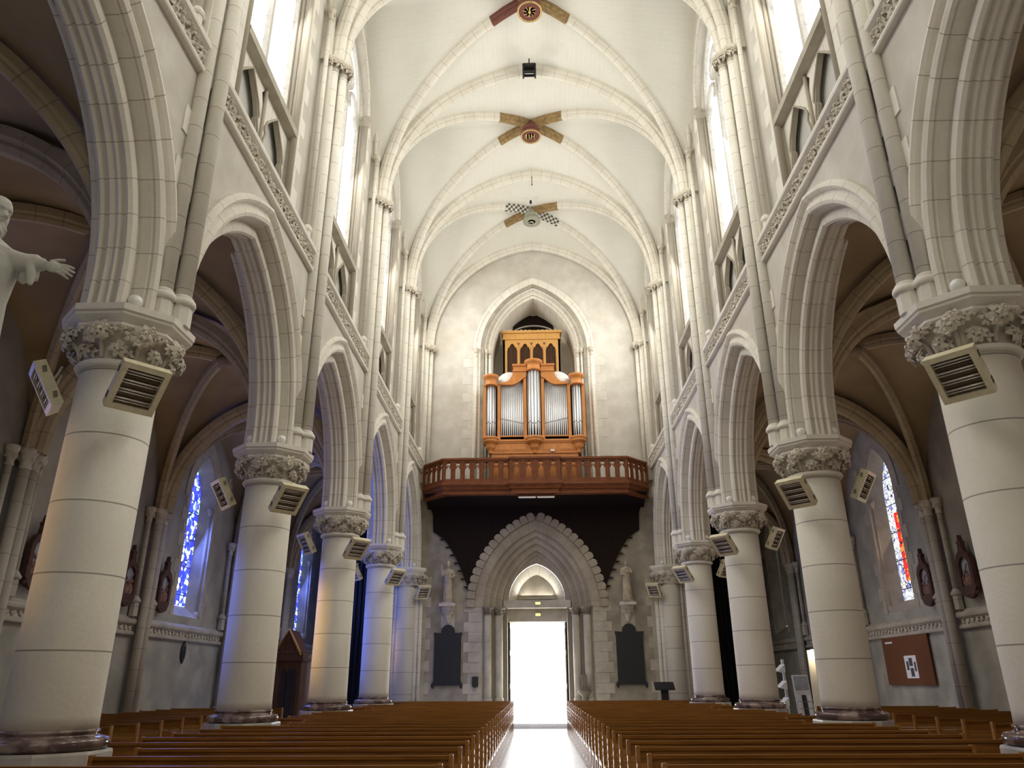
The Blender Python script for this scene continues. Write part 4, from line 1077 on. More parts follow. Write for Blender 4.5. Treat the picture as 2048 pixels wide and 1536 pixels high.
mb = MB(); mb.bb(-.72, .72, -.06, .10, -.02, .08); mb.build('housing', 'gallery', t); mb = MB(); mb.bb(-.68, -.03, -.05, .09, -.05, -.02); mb.bb(.03, .68, -.05, .09, -.05, -.02); mb.build('tube', 'tubelight', t)

# ------------------------------------------------------------------ organ
oc_ = (-.03, 28.35, 8.5)
t = thing('pipe_organ', 'orange oak pipe organ with silver pipes in three towers and two flats', 'organ', oc_)
def O(x, y, z): return (x, y, z-8.5)
def ob(mb, x0, x1, y0, y1, z0, z1): mb.bb(x0, x1, y0, y1, z0-8.5, z1-8.5)
mb = MB()
ob(mb, -1.72, 1.72, .0, .95, 8.5, 10.35); ob(mb, -1.75, 1.75, -.05, .9, 9.92, 9.98); ob(mb, -1.95, 1.95, .0, .95, 10.35, 10.62)
for x0, x1 in ((-1.6, -.95), (-.9, -.3), (.3, .9), (.95, 1.6)):
    ob(mb, x0, x1, -.015, .02, 10.03, 10.3); ob(mb, x0+.05, x1-.05, -.03, .02, 10.08, 10.25)
    ob(mb, x0, x1, -.015, .02, 9.4, 9.86)
mb.build('base_case', 'organ', t)
mb = MB(); ob(mb, -2.0, 2.0, -.06, .9, 10.42, 10.50); ob(mb, -1.97, 1.97, -.03, .9, 10.36, 10.42)
mb.build('base_moulding', 'organ', t)
for x, r in ((-1.75, .30), (0, .34), (1.75, .30)):
    mb = MB(); mb.lathe([(.02, -.62), (.07, -.6), (.09, -.55), (.06, -.5), (.14, -.42), (.20, -.32), (.18, -.25), (r*.8, -.20), (r, -.14), (r+.02, -.1), (r*.85, -.06), (r+.03, -.02), (r+.03, .05), (.05, .05)], O(x, -.02, 10.52), 24); mb.build('tower_corbel', 'organ', t)
mb = MB()
for x in (-2.0, -1.42, -.36, .36, 1.42, 2.0): ob(mb, x-.06, x+.06, -.03, .85, 10.5, 12.85 if abs(x) > 1 else 13.3)
ob(mb, -1.45, 1.45, .0, .06, 10.5, 10.68); ob(mb, -2.0, -1.95, 0, .9, 10.4, 12.9); ob(mb, 1.95, 2.0, 0, .9, 10.4, 12.9)
mb.build('stiles', 'organ', t)
mb = MB()
# shoulders: curved top rails of the flats
for e in (-1, 1):
    lowp = [(1.42, 12.86), (1.1, 12.85), (.9, 12.84), (.75, 12.88), (.6, 12.98), (.48, 13.1), (.38, 13.16), (.30, 13.16)]
    upp = [(.30, 13.45), (.83, 13.45), (.83, 13.42), (.88, 13.25), (.98, 13.08), (1.12, 12.97), (1.42, 12.95)]
    mb.poly([(e*x, z-8.5) for x, z in lowp+upp], [], fw, -.04, .10)
    P = [(e*x, -.05, z-8.5) for x, z in lowp]; mb.tube(P, .035, 6)
    mb.bb(e*.3, e*.86, -.08, .7, 13.42-8.5, 13.48-8.5); mb.bb(e*.3, e*.83, -.05, .7, 13.45-8.5, 13.66-8.5); mb.bb(e*.3, e*.87, -.1, .7, 13.66-8.5, 13.74-8.5)
    mb.bb(e*.30, e*1.95, .7, .8, 10.5-8.5, 12.85-8.5)
mb.build('curved_top_rails', 'organ', t)
for x, z, r in ((-1.75, 12.78, .27), (1.75, 12.78, .27), (0, 13.42, .31)):
    mb = MB(); mb.lathe([(r*.9, 0), (r*1.05, .02), (r*1.05, .06), (r*.92, .08), (r*.92, .28), (r*1.0, .30), (r*1.15, .36), (r*1.22, .40), (r*1.22, .46), (r*.3, .5)], O(x, .02, z), 24); mb.build('tower_cornice', 'organ', t)
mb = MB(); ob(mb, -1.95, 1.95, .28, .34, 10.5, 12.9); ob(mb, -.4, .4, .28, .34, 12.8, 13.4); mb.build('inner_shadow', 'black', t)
def pipe(x, y, r, z0, zm, z1, parent):
    p = MB(); p.lathe([(r*.22, z0), (r*.3, z0+.02), (r*.95, zm-.03), (r, zm), (r, z1)], O(x, y, 0), 12)
    o = p.build('organ_pipe', 'tin', parent); q = MB(); q.bb(x-r*.5, x+r*.5, y-r-.004, y-r*.75, zm-8.5, zm+.035-8.5); q.build('pipe_mouth', 'black', o)
for e in (-1, 1):
    for i in range(12):
        f = (i+.5)/12; x = e*(1.36-f*.94); topz = 12.84+(.18*max(0, (f-.65)/.35)); pipe(x, .16, .036, 10.58, 11.42-.22*f, topz-.02, t)
    for j, (dx, dy) in enumerate(((-.16, .1), (-.09, -.04), (0, -.10), (.09, -.04), (.16, .1))):
        pipe(e*1.75+dx, dy+.02, .043, 10.6, 11.22 if j != 2 else 11.14, 12.82, t)
for j, (dx, dy) in enumerate(((-.23, .08), (-.16, -.06), (-.06, -.14), (.04+.02, -.14), (.16, -.06), (.23, .08))):
    pipe(dx, dy+.02, .055 if j in (2, 3) else .042, 10.6, 11.22 if j not in (2, 3) else 11.12, 13.45, t)
for e in (-1, 1):
    mb = MB(); mb.ball(O(e*.98, .42, 12.9), (.62, .3, .68), 20); mb.build('rounded_cover', 'dust', t)
mb = MB(); mb.bb(.62, .78, -.12, -.04, 9.98-8.5, 10.05-8.5); mb.build('label_card', 'white', t)
# swell box behind
t = thing('swell_box', 'honey-coloured wooden swell box with four dark louvred arches behind the organ', 'organ case', (-.05, 30.1, 8.62))
def sb(mb, x0, x1, y0, y1, z0, z1): mb.bb(x0, x1, y0, y1, z0-8.62, z1-8.62)
mb = MB(); holes = []
for cx in (-.90, -.33, .24, .81):
    holes.append([(cx-.22, 13.2-8.62), (cx-.22, 15.2-8.62), (cx-.17, 15.33-8.62), (cx-.12, 15.36-8.62), (cx-.08, 15.46-8.62), (cx, 15.52-8.62), (cx+.08, 15.46-8.62), (cx+.12, 15.36-8.62), (cx+.17, 15.33-8.62), (cx+.22, 15.2-8.62), (cx+.22, 13.2-8.62)])
mb.poly([(-1.30, 0), (1.22, 0), (1.22, 15.72-8.62), (-1.30, 15.72-8.62)], holes, fw, 0, .08)
sb(mb, -1.30, -1.22, 0, .9, 8.62, 15.7); sb(mb, 1.14, 1.22, 0, .9, 8.62, 15.7)
for cx in (-.615, -.045, .525): sb(mb, cx-.025, cx+.025, -.05, 0, 13.2, 15.4)
mb.build('front', 'swell', t)
mb = MB(); sb(mb, -1.34, 1.26, -.05, .95, 15.7, 15.76); sb(mb, -1.31, 1.23, -.02, .92, 15.76, 16.0); sb(mb, -1.38, 1.30, -.09, .98, 16.0, 16.12); mb.build('cornice', 'swell', t)
mb = MB()
for cx in (-.90, -.33, .24, .81):
    sb(mb, cx-.23, cx+.23, .1, .14, 13.2, 15.55)
    for i in range(6): sb(mb, cx-.2+i*.075, cx-.17+i*.075, .06, .11, 13.2, 15.45)
mb.build('louvres', 'confess', t)
mb = MB()
for cx in (-.615, -.045, .525):
    z = 15.52-8.62; mb.poly([(cx, z-.1), (cx-.06, z), (cx-.045, z+.035), (cx, z+.015), (cx+.045, z+.035), (cx+.06, z)], [], fw, -.012, 0.01)
mb.build('heart_cutouts', 'maroon', t)
rnd = random.Random(2); mb = MB()
for i in range(14): mb.ball((-1.25+i*.19, .1, 16.14-8.62), (.12, .12, rnd.uniform(.03, .09)), 8)
mb.build('dust_sheet', 'dust', t)

# ------------------------------------------------------------------ west wall fittings
def plaque(x, label):
    t = thing('memorial_plaque', label, 'plaque', (x, YW-.02, 1.42), 0, 'black memorial plaques')
    mb = MB(); w2 = .50; hh = 1.85
    P = [(-w2-.05, -.0), (-w2-.05, .10), (-w2, .16), (-w2, hh-.12), (-w2-.03, hh-.08), (-w2-.03, hh+.02), (-.27, hh+.0)]+[(-.26*cos(a*PI/10), hh+.02+.28*sin(a*PI/10)) for a in range(0, 11)]+[(.27, hh), (w2+.03, hh+.02), (w2+.03, hh-.08), (w2, hh-.12), (w2, .16), (w2+.05, .10), (w2+.05, 0), (w2-.02, .03), (-w2+.02, .03)]
    mb.poly(P, [], fw, -.05, 0); mb.build('slab', 'slate', t)
    mb = MB(); mb.bb(-w2-.08, w2+.08, -.07, 0, .02, .07); mb.bb(-w2-.06, w2+.06, -.075, 0, hh-.05, hh-.01) if False else None; mb.build('ledge', 'slate', t)
    mb = MB()
    for e in (-1, 1): mb.ball((e*(w2+.02), -.04, -.02), (.05, .04, .06), 8)
    mb.build('feet', 'slate', t)
plaque(-3.40, 'tall black memorial plaque with arched top on the west wall left of the door')
plaque(3.37, 'tall black memorial plaque with arched top on the west wall right of the door')
def robed(mb, h, seedn, mitre=False, slim=1.0, arms=True):
    """standing robed figure, feet at z=0, facing -y"""
    rnd = random.Random(seedn); n = 28; rings = []
    prof = [(0, .17, .15), (.06, .185, .16), (.25, .165, .145), (.45, .16, .135), (.55, .15, .12), (.62, .145, .115), (.70, .165, .12), (.78, .18, .115), (.815, .14, .09), (.84, .055, .055), (.865, .05, .05)]
    vs = []
    for z, rx, ry in prof:
        for k in range(n):
            a = 2*PI*k/n; fold = 1+(.10*sin(a*7+z*2+seedn)+.05*sin(a*12-z*5))*max(0, 1-z/.75)
            vs.append((rx*h*slim*.62*fold*cos(a), ry*h*slim*.62*fold*sin(a), z*h))
    fs = [(i*n+k, i*n+(k+1) % n, (i+1)*n+(k+1) % n, (i+1)*n+k) for i in range(len(prof)-1) for k in range(n)]+[tuple(range(n))[::-1], tuple((len(prof)-1)*n+k for k in range(n))]
    mb.add(vs, fs, None, 0, True)
    mb.ball((0, -.01*h, .915*h), (.040*h, .048*h, .060*h), 14); mb.ball((0, -.055*h, .91*h), (.009*h, .013*h, .018*h), 6)
    mb.ball((0, -.04*h, .872*h), (.026*h, .022*h, .026*h), 8)
    if mitre: mb.lathe([(.042*h, .93*h), (.05*h, .97*h), (.03*h, 1.02*h), (.004*h, 1.06*h)], (0, 0, 0), 12, sy=.7)
    else: mb.ball((0, .012*h, .935*h), (.046*h, .046*h, .05*h), 10)
for x, y0, lab, kind in ((-3.42, 4.34, 'stone statue of a mitred robed bishop on a console left of the west door', 0), (3.36, 4.36, 'stone statue of a robed man on a console right of the west door', 1)):
    t = thing('stone_statue', lab, 'statue', (x, YW-.30, y0))
    mb = MB(); h = 1.5; robed(mb, h, 2+kind, kind == 0)
    if kind == 0:
        mb.tube([(-.15, 0, 1.2), (-.22, -.08, 1.0), (-.24, -.16, 1.18), (-.24, -.17, 1.30)], [.06, .055, .04, .03], 8); mb.ball((-.24, -.17, 1.34), (.03, .025, .05), 8)
        mb.tube([(.15, 0, 1.2), (.23, -.08, .98), (.16, -.2, .92)], [.06, .055, .035], 8)
        mb.tube([(-.05, -.16, 1.1), (0, -.19, .7), (.05, -.16, 1.1)], .02, 6)
    else:
        mb.tube([(-.15, 0, 1.19), (-.2, -.06, .95), (-.08, -.16, .95)], [.055, .05, .035], 8); mb.tube([(.15, 0, 1.19), (.2, -.06, 1.0), (.04, -.16, 1.05)], [.055, .05, .035], 8)
        mb.tube([(-.12, -.1, 1.15), (.0, -.16, .8), (.12, -.1, .4)], [.03, .04, .03], 8)
    o = mb.build('figure', 'statue2', t); rm = o.modifiers.new('remesh', 'REMESH'); rm.mode = 'VOXEL'; rm.voxel_size = .016; rm.use_smooth_shade = True
    mb = MB(); mb.bb(-.2, .2, -.16, .16, -.02, .03); mb.build('foot_slab', 'statue2', t)
    t2 = thing('wall_console', 'carved stone console bracket under the %s' % ('bishop statue' if kind == 0 else 'bowed figure statue'), 'bracket', (x, YW-.02, 3.62), 0, 'carved consoles on the west wall')
    mb = MB(); mb.lathe([(.02, 0), (.08, .05), (.09, .12), (.14, .25), (.2, .42), (.24, .5), (.26, .56), (.26, .60), (.30, .63), (.30, .70), (.1, .70)], (0, 0, 0), 16, a0=PI, a1=2*PI); mb.bb(-.30, .30, -.45, 0, .60, .70); mb.build('bracket', 'carve', t2)
    mb = MB()
    for i in range(9): a = PI+i*PI/8; leaf_clump(mb, (.19*cos(a), .19*sin(a), .38), (cos(a), sin(a), -.2), (0, 0, 1), .10, 6, 0, random)
    mb.build('carved_leaves', 'carve', t2)
    mb = MB(); mb.bb(-.26, .26, .0, .03, -.15, .5); mb.build('backing_block', 'ashlar', t2)
t = thing('wall_box', 'small black box on the wall left of the west door', 'box', (-2.36, YW-.02, 1.40)); mb = MB(); mb.bb(-.11, .11, -.14, 0, 0, .34); mb.build('box_body', 'slate', t); mb = MB(); mb.tube([(0, -.06, -.03), (0, -.06, 0)], .05, 8); mb.build('box_foot', 'slate', t)
t = thing('holy_water_stoup', 'dark stone stoup beside the right jamb column of the west door', 'stoup', (1.63, YW-.06, 0))
mb = MB(); mb.lathe([(.10, .6), (.10, 1.05), (.16, 1.1), (.24, 1.18), (.25, 1.24), (.2, 1.24)], (0, 0, 0), 14); mb.build('basin', 'old', t)
mb = MB(); mb.bb(-.1, .1, .05, .12, 1.2, 1.78); mb.build('back_slab', 'old', t)
t = thing('black_lectern', 'black lectern with slanted top standing right before the west pier', 'lectern', (4.15, 27.0, 0))
mb = MB(); mb.box((0, 0, 1.41), (.66, .36, .03), 0, Matrix.Rotation(.65, 3, 'X')); mb.box((0, -.15, 1.30), (.66, .04, .05)); mb.build('desk', 'black', t)
mb = MB(); mb.bb(-.12, .12, -.04, .08, .04, 1.38); mb.build('post', 'black', t); mb = MB(); mb.bb(-.25, .25, -.2, .2, 0, .04); mb.build('base', 'black', t)

# ------------------------------------------------------------------ pews
def pew(Lx, label, loc, group):
    t = thing('pew', label, 'pew', loc, 0, group)
    h = Lx/2
    mb = MB(); R_ = Matrix.Rotation(-.10, 3, 'X')
    mb.box((0, 0, .915), (Lx, .028, .14), 0, R_); mb.box((0, -.012, .975), (Lx, .04, .03)); mb.build('backrest', 'pew', t)
    mb = MB()
    for i in range(4): mb.bb(-h, h, -.13-i*.085, -.065-i*.085, .435, .46)
    mb.build('seat_slats', 'slat', t)
    mb = MB()
    for i in range(3): mb.box((0, -.022+.008*i, .60+i*.09), (Lx, .022, .034), 0, R_)
    mb.build('back_slats', 'slat', t)
    for e in (-1, 1):
        mb = MB(); x = e*(h-.02)
        mb.add([(x+dx, y, z) for dx in (-.018, .018) for y, z in ((.045, 0), (.045, .45), (.02, 1.0), (-.045, 1.0), (-.03, .47), (-.01, 0))], [(0, 1, 2, 3, 4, 5), (6, 7, 8, 9, 10, 11)]+[(i, (i+1) % 6, 6+(i+1) % 6, 6+i) for i in range(6)])
        mb.bb(x-.018, x+.018, -.42, -.01, .39, .435); mb.bb(x-.018, x+.018, -.42, -.36, 0, .39)
        mb.build('end_frame', 'pewpost', t)
    mb = MB(); mb.bb(-h, h, .10, .20, .42, .435); mb.build('book_shelf', 'pew', t)
    mb = MB(); mb.bb(-h, h, .22, .36, .12, .15)
    mb.build('kneeler', 'slat', t)
    mb = MB()
    mb.bb(-.32, -.285, -.028, -.022, .968, .984); mb.build('glint_tab', 'dust', t)  # small white tab put in for the glints along the pews
    return t
SP = .815; protos = {}
def put_pew(Lx, label, loc, group):
    key = round(Lx, 2)
    if key not in protos: protos[key] = pew(Lx, label, loc, group); return
    dup(protos[key], loc, 0, label, group)
rows = [7.30-2*SP+i*SP for i in range(26)]
rows = [y for y in rows if y < 26.4]
nr = len(rows)
for s in (-1, 1):
    for i, y in enumerate(rows):
        near = min(abs(y-c_) for c_ in YALL) < .82
        x0, x1 = (.83 if s > 0 else .87), (4.10 if near else 4.86)
        put_pew(x1-.85, 'varnished pew just %s of the central aisle, %s row from the west door' % (SIDE[s], ORD[nr-i]), (s*(x0+x1)/2, y, 0), 'nave pews %s of the aisle' % SIDE[s])
    ys = [y for y in rows if 5.8 < y < (21.0 if s < 0 else 20.2)]
    for i, y in enumerate(ys):
        put_pew(2.85, 'short slatted pew in the %s side aisle, %s row from its far end' % (SIDE[s], ORD[len(ys)-i]), (s*7.95, y, 0), 'pews in the %s side aisle' % SIDE[s])

# ------------------------------------------------------------------ aisle fittings
def relief(x, y, s, label, z=3.35):
    t = thing('relief_plaque', label, 'relief', (x, y, z), PI/2*s if False else (-s*PI/2), 0)
    # local: plane x width, -y front when s=1 rotates to face the nave
    t.rotation_euler = (0, 0, -PI/2 if s > 0 else PI/2)
    t['group'] = 'stations of the cross reliefs'
    mb = MB(); P = [(-.16, -.05), (-.27, .08), (-.31, .12), (-.31, .72), (-.22, .88), (-.1, .96), (-.07, 1.1), (-.1, 1.16), (-.03, 1.2), (0, 1.32), (.03, 1.2), (.1, 1.16), (.07, 1.1), (.1, .96), (.22, .88), (.31, .72), (.31, .12), (.27, .08), (.16, -.05), (0, -.1)]
    hole = [(-.2, .18), (-.2, .62)]+[(.2*-cos(a*PI/8), .62+.2*sin(a*PI/8)) for a in range(1, 8)]+[(.2, .62), (.2, .18)]
    mb.poly(P, [hole], fw, -.10, 0); mb.build('frame', 'terra', t)
    mb = MB(); mb.bb(-.22, .22, -.03, 0, .15, .86); mb.build('background', 'reliefblue', t)
    mb = MB()
    rnd = random.Random(int(y*10))
    for i in range(4):
        xx = -.13+i*.09; mb.ball((xx, -.07, .44+rnd.uniform(-.08, .1)), (.032, .03, .04), 8); mb.ball((xx, -.06, .29), (.05, .04, .14), 8)
    mb.tube([(-.14, -.09, .3), (.12, -.09, .66)], .014, 6)
    mb.build('figures', 'flesh', t)
    mb = MB(); mb.ball((0, -.06, .0), (.2, .06, .06), 10)
    for a in (-.24, -.12, .12, .24): mb.ball((a, -.05, .02), .05, 6)
    mb.build('foot_ornament', 'terra', t)
relief(-9.74, 19.55, -1, 'brown carved relief left of the blue stained glass window')
relief(-9.74, 17.75, -1, 'brown carved relief half hidden behind the nearest left column, right edge')
relief(-9.74, 14.3, -1, 'brown carved relief with blue figures at the far left, behind the nearest column')
relief(9.74, 19.5, 1, 'brown carved relief right of the red stained glass window')
relief(9.74, 17.6, 1, 'brown carved relief partly hidden by the nearest right column')
t = thing('consecration_cross', 'small dark lozenge wall ornament under the left aisle frieze', 'wall ornament', (-9.83, 21.5, 2.38)); t.rotation_euler = (0, 0, PI/2)
mb = MB(); mb.poly([(0, -.3), (-.12, -.12), (-.12, .12), (0, .28), (.12, .12), (.12, -.12)], [[(0, -.16), (.07, 0), (0, .16), (-.07, 0)]], fw, -.03, 0); mb.ball((0, -.02, 0), (.04, .02, .09), 8); mb.build('ornament', 'lead', t)
# notice board
t = thing('notice_board', 'brown felt notice board on the right aisle wall', 'board', (9.80, 21.52, 1.43)); t.rotation_euler = (0, 0, -PI/2)
mb = MB(); mb.bb(-1.32, 1.32, -.03, 0, 0, 1.27); mb.build('panel', 'brownboard', t)
t = thing('poster', 'white sheet with four dark photographs pinned to the brown board', 'poster', (9.765, 21.3, 1.60)); t.rotation_euler = (0, 0, -PI/2)
mb = MB(); mb.bb(-.33, .33, -.004, 0, 0, .56); mb.build('sheet', 'paper', t)
for x0, x1, z0, z1 in ((-.08, .11, .30, .50), (-.24, -.12, .2, .42), (-.06, .12, .04, .25), (.18, .28, .17, .4)):
    mb = MB(); mb.bb(x0, x1, -.007, -.004, z0, z1); mb.build('photograph', 'photo', t)
mb = MB(); mb.bb(-.22, .22, -.004, 0, 0, .045); o = tag(mb.build('paper_strip', 'paper', None, (9.765, 22.4, 2.50)), 'narrow white paper strip near the top of the brown board', 'paper'); o.rotation_euler = (0, 0, -PI/2)
# confessional
t = thing('confessional', 'dark wooden confessional with gabled top in the left aisle', 'confessional', (-7.1, 22.6, 0))
mb = MB(); mb.bb(-1.1, .42, -.5, .5, 0, 2.15); mb.build('cabinet', 'confess', t)
mb = MB(); mb.bb(-1.15, .48, -.56, .56, 2.15, 2.22); mb.bb(-1.1, .44, -.52, .52, 2.22, 2.34)
for i in range(12): mb.ball((-1.05+i*.13, -.5, 2.36), .04, 6)
mb.build('cornice', 'confess', t)
mb = MB(); mb.poly([(-.40, 2.3), (.36, 2.3), (-.02, 2.98)], [], fw, -.5, .45); mb.build('gable', 'confess', t)
mb = MB(); mb.tube([(-.42, -.5, 2.3), (-.02, -.5, 3.0), (.38, -.5, 2.3)], .045, 6); mb.build('gable_moulding', 'swell', t)
mb = MB()
for x in (-.9, -.5, -.05, .1, .25): mb.poly([(x-.05, .7), (x-.05, 1.85), (x, 1.98), (x+.05, 1.85), (x+.05, .7)], [], fw, -.53, -.5)
mb.build('openings', 'black', t)
# white stack near the confessional
t = thing('folding_rack', 'white stacked rack standing beside the confessional', 'rack', (-6.25, 22.2, 0))
for i in range(6):
    mb = MB(); mb.box((0, 0, .5+i*.16), (.22, .3, .03), 0, Matrix.Rotation(.35, 3, 'Y')); mb.build('shelf', 'white', t)
mb = MB(); mb.bb(-.02, .02, .12, .16, 0, 1.5); mb.build('post', 'white', t)
# right aisle racks
t = thing('magazine_rack', 'tall white literature rack with slanted shelves behind the third right column', 'rack', (6.35, 21.2, 0))
mb = MB(); mb.bb(.0, .06, -.03, .03, 0, 2.08); mb.build('post', 'white', t)
for z in (.7, 1.1, 1.5, 1.9):
    mb = MB(); mb.add([(-.16, -.2, z-.1), (.02, -.2, z-.14), (.02, .2, z-.14), (-.16, .2, z-.1), (.02, -.2, z+.06), (.02, .2, z+.06)], [(0, 1, 2, 3), (0, 4, 1), (3, 2, 5), (0, 3, 5, 4)]); mb.build('shelf', 'white', t)
t = thing('brochure_stand', 'white and blue brochure stand full of leaflets in the right aisle', 'stand', (6.95, 21.6, 0))
R_ = Matrix.Rotation(-.18, 3, 'X')
mb = MB(); mb.box((0, 0, .9), (.42, .03, 1.62), 0, R_); mb.build('back_panel', 'white', t)
mb = MB(); mb.bb(-.22, .22, -.25, .2, 0, .1); mb.build('foot', 'white', t)
mb = MB(); mb.box((0, -.02+.11, 1.5), (.36, .02, .34), 0, R_); mb.build('header', 'reliefblue', t)
for i in range(5):
    mb = MB(); z = .45+i*.17
    for j in range(3): mb.box((-.12+j*.12, -.13+i*.03, z), (.10, .03, .15), j % 2, R_)
    mb.build('leaflet_row', ['paper', 'photo'], t)
t = thing('wall_lamp', 'glowing lamp above a picture at the right aisle pier', 'lamp', (7.74, 22.4, 2.22))
mb = MB(); mb.bb(-.16, .16, -.05, .03, 0, .14); mb.build('shade', 'lamp', t)
l = bpy.data.lights.new('picture_lamp', 'POINT'); l.energy = 5; l.color = (1, .8, .5); l.shadow_soft_size = .06; o = bpy.data.objects.new('picture_lamp', l); COL.objects.link(o); o.location = (7.74, 22.2, 2.1)
t = thing('display_panel', 'upright panel with a red picture under the lamp in the right aisle', 'panel', (7.78, 22.5, 0))
mb = MB(); mb.bb(-.28, .28, -.02, .02, .0, 2.35); mb.build('board', 'plain', t); mb = MB(); mb.bb(-.10, .22, -.03, -.02, 1.45, 2.1); mb.build('picture', 'flesh', t)
t = thing('bench_sign', 'pair of white cards on the bench behind the second right column', 'sign', (6.95, 19.28, .475))
for x0, x1 in ((-.35, -.12), (-.06, .35)):
    mb = MB(); mb.box(((x0+x1)/2, 0, .20), (x1-x0, .02, .39), 0, Matrix.Rotation(-.15, 3, 'X')); mb.build('card', 'paper', t)

# ------------------------------------------------------------------ large statue at the left edge
t = thing('saint_statue', 'large pale statue of a bald bearded robed saint stretching out one arm, far left', 'statue', (-3.71, 4.1, 2.80))
mb = MB(); n = 36
prof = [(-.02, .27, .26, 0), (.12, .28, .27, 0), (.5, .25, .25, .0), (.9, .22, .22, .0), (1.1, .22, .2, .0), (1.28, .25, .2, .0), (1.42, .23, .18, 0), (1.49, .14, .12, .01), (1.54, .07, .075, .02), (1.6, .06, .065, .03)]
vs = []
for z, rx, ry, ox in prof:
    for k in range(n):
        a = 2*PI*k/n; fold = 1+(.09*sin(a*8+z*1.5)+.05*sin(a*13-z*3))*max(.15, 1-z/1.5)
        vs.append((ox+rx*fold*cos(a), ry*fold*sin(a), z))
mb.add(vs, [(i*n+k, i*n+(k+1) % n, (i+1)*n+(k+1) % n, (i+1)*n+k) for i in range(len(prof)-1) for k in range(n)]+[tuple(range(n))[::-1], tuple((len(prof)-1)*n+k for k in range(n))], None, 0, True)
# head in profile, facing +x
hx_, hz_ = .055, 1.70
FP = [(.135, .0, 0, .8), (.129, .045, 0, .8), (.112, .075, 0, .8), (.082, .094, 0, .8), (.048, .101, .002, .7), (.032, .101, .006, .8), (.018, .097, .008, .25), (.005, .096, .020, .22), (-.012, .096, .034, .2), (-.028, .096, .047, .2), (-.036, .096, .040, .22),
      (-.042, .096, .010, .3), (-.050, .098, .010, .4), (-.057, .098, .002, .4), (-.064, .097, .010, .4), (-.074, .094, .006, .4), (-.09, .096, .020, .6), (-.115, .096, .032, .7), (-.15, .090, .036, .7), (-.185, .066, .034, .7), (-.22, .03, .02, .7)]
TH = Matrix.Rotation(-.30, 3, 'Z') @ Matrix.Rotation(.10, 3, 'Y'); hc = Vector((hx_-.03, 0, hz_)); m_ = 40; vs = []
rnd = random.Random(9)
for z, fr_, bp, sg in FP:
    for k in range(m_):
        a = 2*PI*k/m_-PI; ca, sa = cos(a), sin(a)
        front = fr_ if ca > 0 else min(.115, fr_*1.12+.004) if z > -.06 else fr_*.45
        sd_ = min(.080, fr_*.80) if z > -.08 else fr_*.62
        r = 1/math.sqrt((ca/max(front, 1e-4))**2+(sa/max(sd_, 1e-4))**2) if fr_ > 0 else 0
        r += bp*math.exp(-(a/sg)**2)
        if .0 <= z <= .02: r -= .013*math.exp(-((abs(a)-.42)/.2)**2)
        if .03 <= z < .05: r += .006*math.exp(-((abs(a)-.4)/.25)**2)
        if -.05 < z < -.01: r += .005*math.exp(-((abs(a)-.75)/.25)**2)
        if z < -.07 and abs(a) < 1.7: r += .009*sin(a*11+z*70)
        if z > -.06 and abs(a) > 1.75 and z < .09: r += .008+.006*sin(a*15+z*90)
        vs.append(hc+TH @ Vector((r*ca, r*sa, z+.01)))
mb.add(vs, [(i*m_+k, i*m_+(k+1) % m_, (i+1)*m_+(k+1) % m_, (i+1)*m_+k) for i in range(len(FP)-1) for k in range(m_)]+[tuple((len(FP)-1)*m_+k for k in range(m_))], None, 0, True)
for e in (-1, 1):
    mb.ball(hc+TH @ Vector((.082, e*.034, .018)), (.012, .014, .009), 8); mb.ball(hc+TH @ Vector((-.002, e*.082, .0)), (.020, .012, .032), 8)
mb.tube([hc+TH @ Vector((.085, -.035, -.045)), hc+TH @ Vector((.108, 0, -.04)), hc+TH @ Vector((.085, .035, -.045))], .009, 6)
mb.tube([hc+Vector((-.0, 0, -.05)), hc+Vector((-.03, 0, -.24))], [.06, .07], 14)
# outstretched arm in wide sleeve
SH = Vector((.08, -.02, 1.38)); EL = Vector((.24, .04, 1.365)); WR = Vector((.39, .09, 1.37))
mb.tube([SH+Vector((-.1, .03, .0)), SH, (SH+EL)/2+Vector((0, 0, -.0)), EL, (EL+WR)/2, WR], [.11, .10, .085, .07, .055, .04], 14)
mb.tube([WR-Vector((.10, .03, 0)), WR-Vector((.05, .01, 0)), WR-Vector((.025, 0, 0))], [.06, .064, .045], 14)
for i in range(12):   # hanging drapery from the sleeve
    f = i/11; p = SH.lerp(EL, f*1.0); ln = .36*(1-f)**1.2+.09
    mb.tube([p+Vector((0, .02*sin(i*2), .02)), p+Vector((-.05*f, .03+.02*cos(i*3), -ln*.5)), p+Vector((-.12*f+.02, .06+.02*sin(i), -ln))], [.045, .042, .024], 8)
mb.tube([EL+Vector((.08, 0, 0)), EL+Vector((.11, .0, -.1)), EL+Vector((.12, 0, -.17))], [.035, .03, .015], 8)
mb.tube([WR+Vector((-.07, 0, -.02)), WR+Vector((-.06, 0, -.07)), WR+Vector((-.045, 0, -.115))], [.035, .032, .022], 8)
mb.tube([WR+Vector((-.12, 0, -.02)), WR+Vector((-.12, 0, -.1)), WR+Vector((-.14, 0, -.13))], [.04, .04, .02], 8)
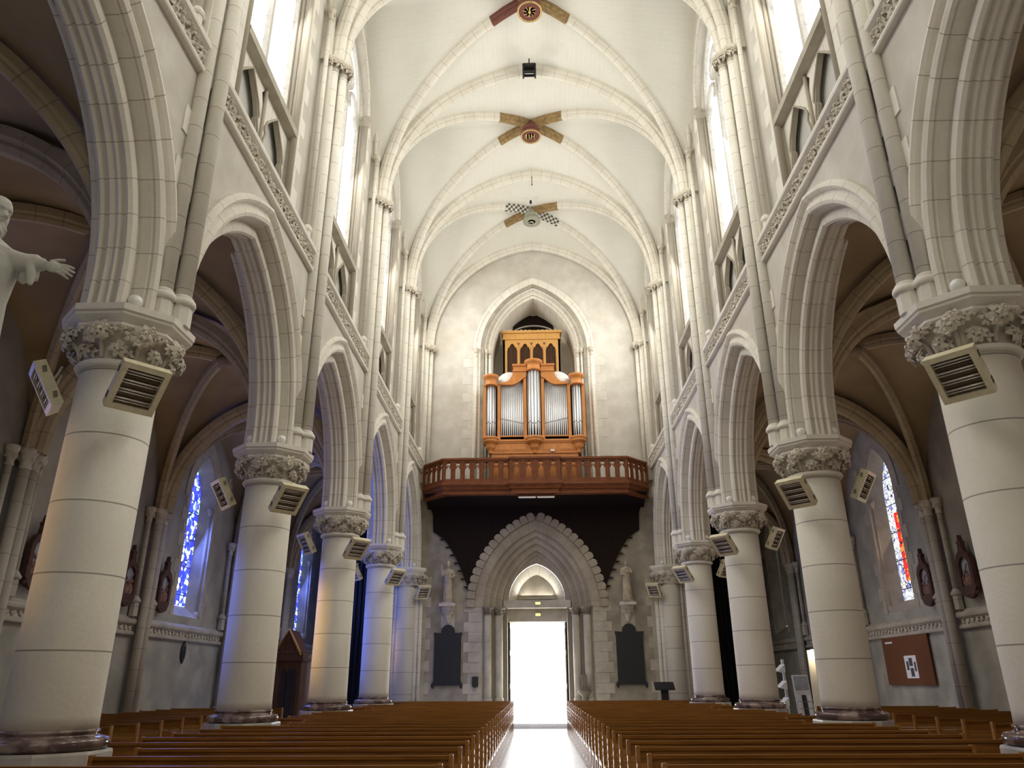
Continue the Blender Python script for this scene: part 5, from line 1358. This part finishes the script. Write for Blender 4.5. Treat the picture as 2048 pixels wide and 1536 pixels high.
# collar and mantle folds across the chest
for i in range(6):
    mb.tube([(-.2, -.15-.01*i, 1.44-i*.09), (.0, -.215, 1.34-i*.11), (.17, -.16, 1.42-i*.06)], .024, 6)
mb.tube([(.13, -.15, 1.4), (.17, -.20, 1.0), (.13, -.25, .5), (.14, -.26, .05)], [.035, .04, .045, .04], 8)
mb.tube([(.2, -.08, 1.36), (.22, -.12, 1.0), (.2, -.16, .6), (.22, -.16, .05)], [.03, .035, .04, .04], 8)
mb.tube([(.02, -.18, 1.4), (.03, -.23, .9), (.0, -.26, .1)], [.03, .04, .05], 8)
o = mb.build('robed_body', 'statue', t); rm = o.modifiers.new('remesh', 'REMESH'); rm.mode = 'VOXEL'; rm.voxel_size = .0062; rm.use_smooth_shade = True
# hand: palm, five fingers
mb = MB(); d = Vector((.93, .15, -.22)).normalized(); up = Vector((.22, .15, 1)).normalized(); sdv = d.cross(up).normalized()
mb.tube([WR-d*.04, WR+d*.01], [.032, .03], 10)
def ell(c_, a, b, cc):  # flattened palm
    mt = Matrix((d, sdv, up)).transposed(); mb.ball(c_, (a, b, cc), 12, 0, mt)
ell(WR+d*.055, .055, .022, .042)
for i, (off, ln, dr) in enumerate(((.028, .088, .10), (.010, .10, .0), (-.008, .095, -.10), (-.026, .078, -.2))):
    b0 = WR+d*.085+up*off; dd = (d+up*dr).normalized(); curl = -sdv*(.012+.004*i)
    mb.tube([b0, b0+dd*ln*.45, b0+dd*ln*.75+curl*.6, b0+dd*ln+curl*1.6], [.0115, .0105, .0095, .007], 8)
b0 = WR+d*.02+up*.03; mb.tube([b0, b0+d*.035+up*.035-sdv*.01, b0+d*.07+up*.05-sdv*.015], [.015, .012, .008], 8)
o = mb.build('hand', 'statue', t); rm = o.modifiers.new('remesh', 'REMESH'); rm.mode = 'VOXEL'; rm.voxel_size = .004; rm.use_smooth_shade = True
t = thing('statue_pedestal', 'tall stone pedestal under the bearded saint statue', 'pedestal', (-3.71, 4.1, 0))
mb = MB(); mb.lathe([(.4, 0), (.4, .25), (.33, .3), (.3, 2.5), (.34, 2.6), (.36, 2.65), (.36, 2.775), (.1, 2.775)], (0, 0, 0), 8, smooth=False, rot0=PI/8); mb.build('pedestal_body', 'plain', t)
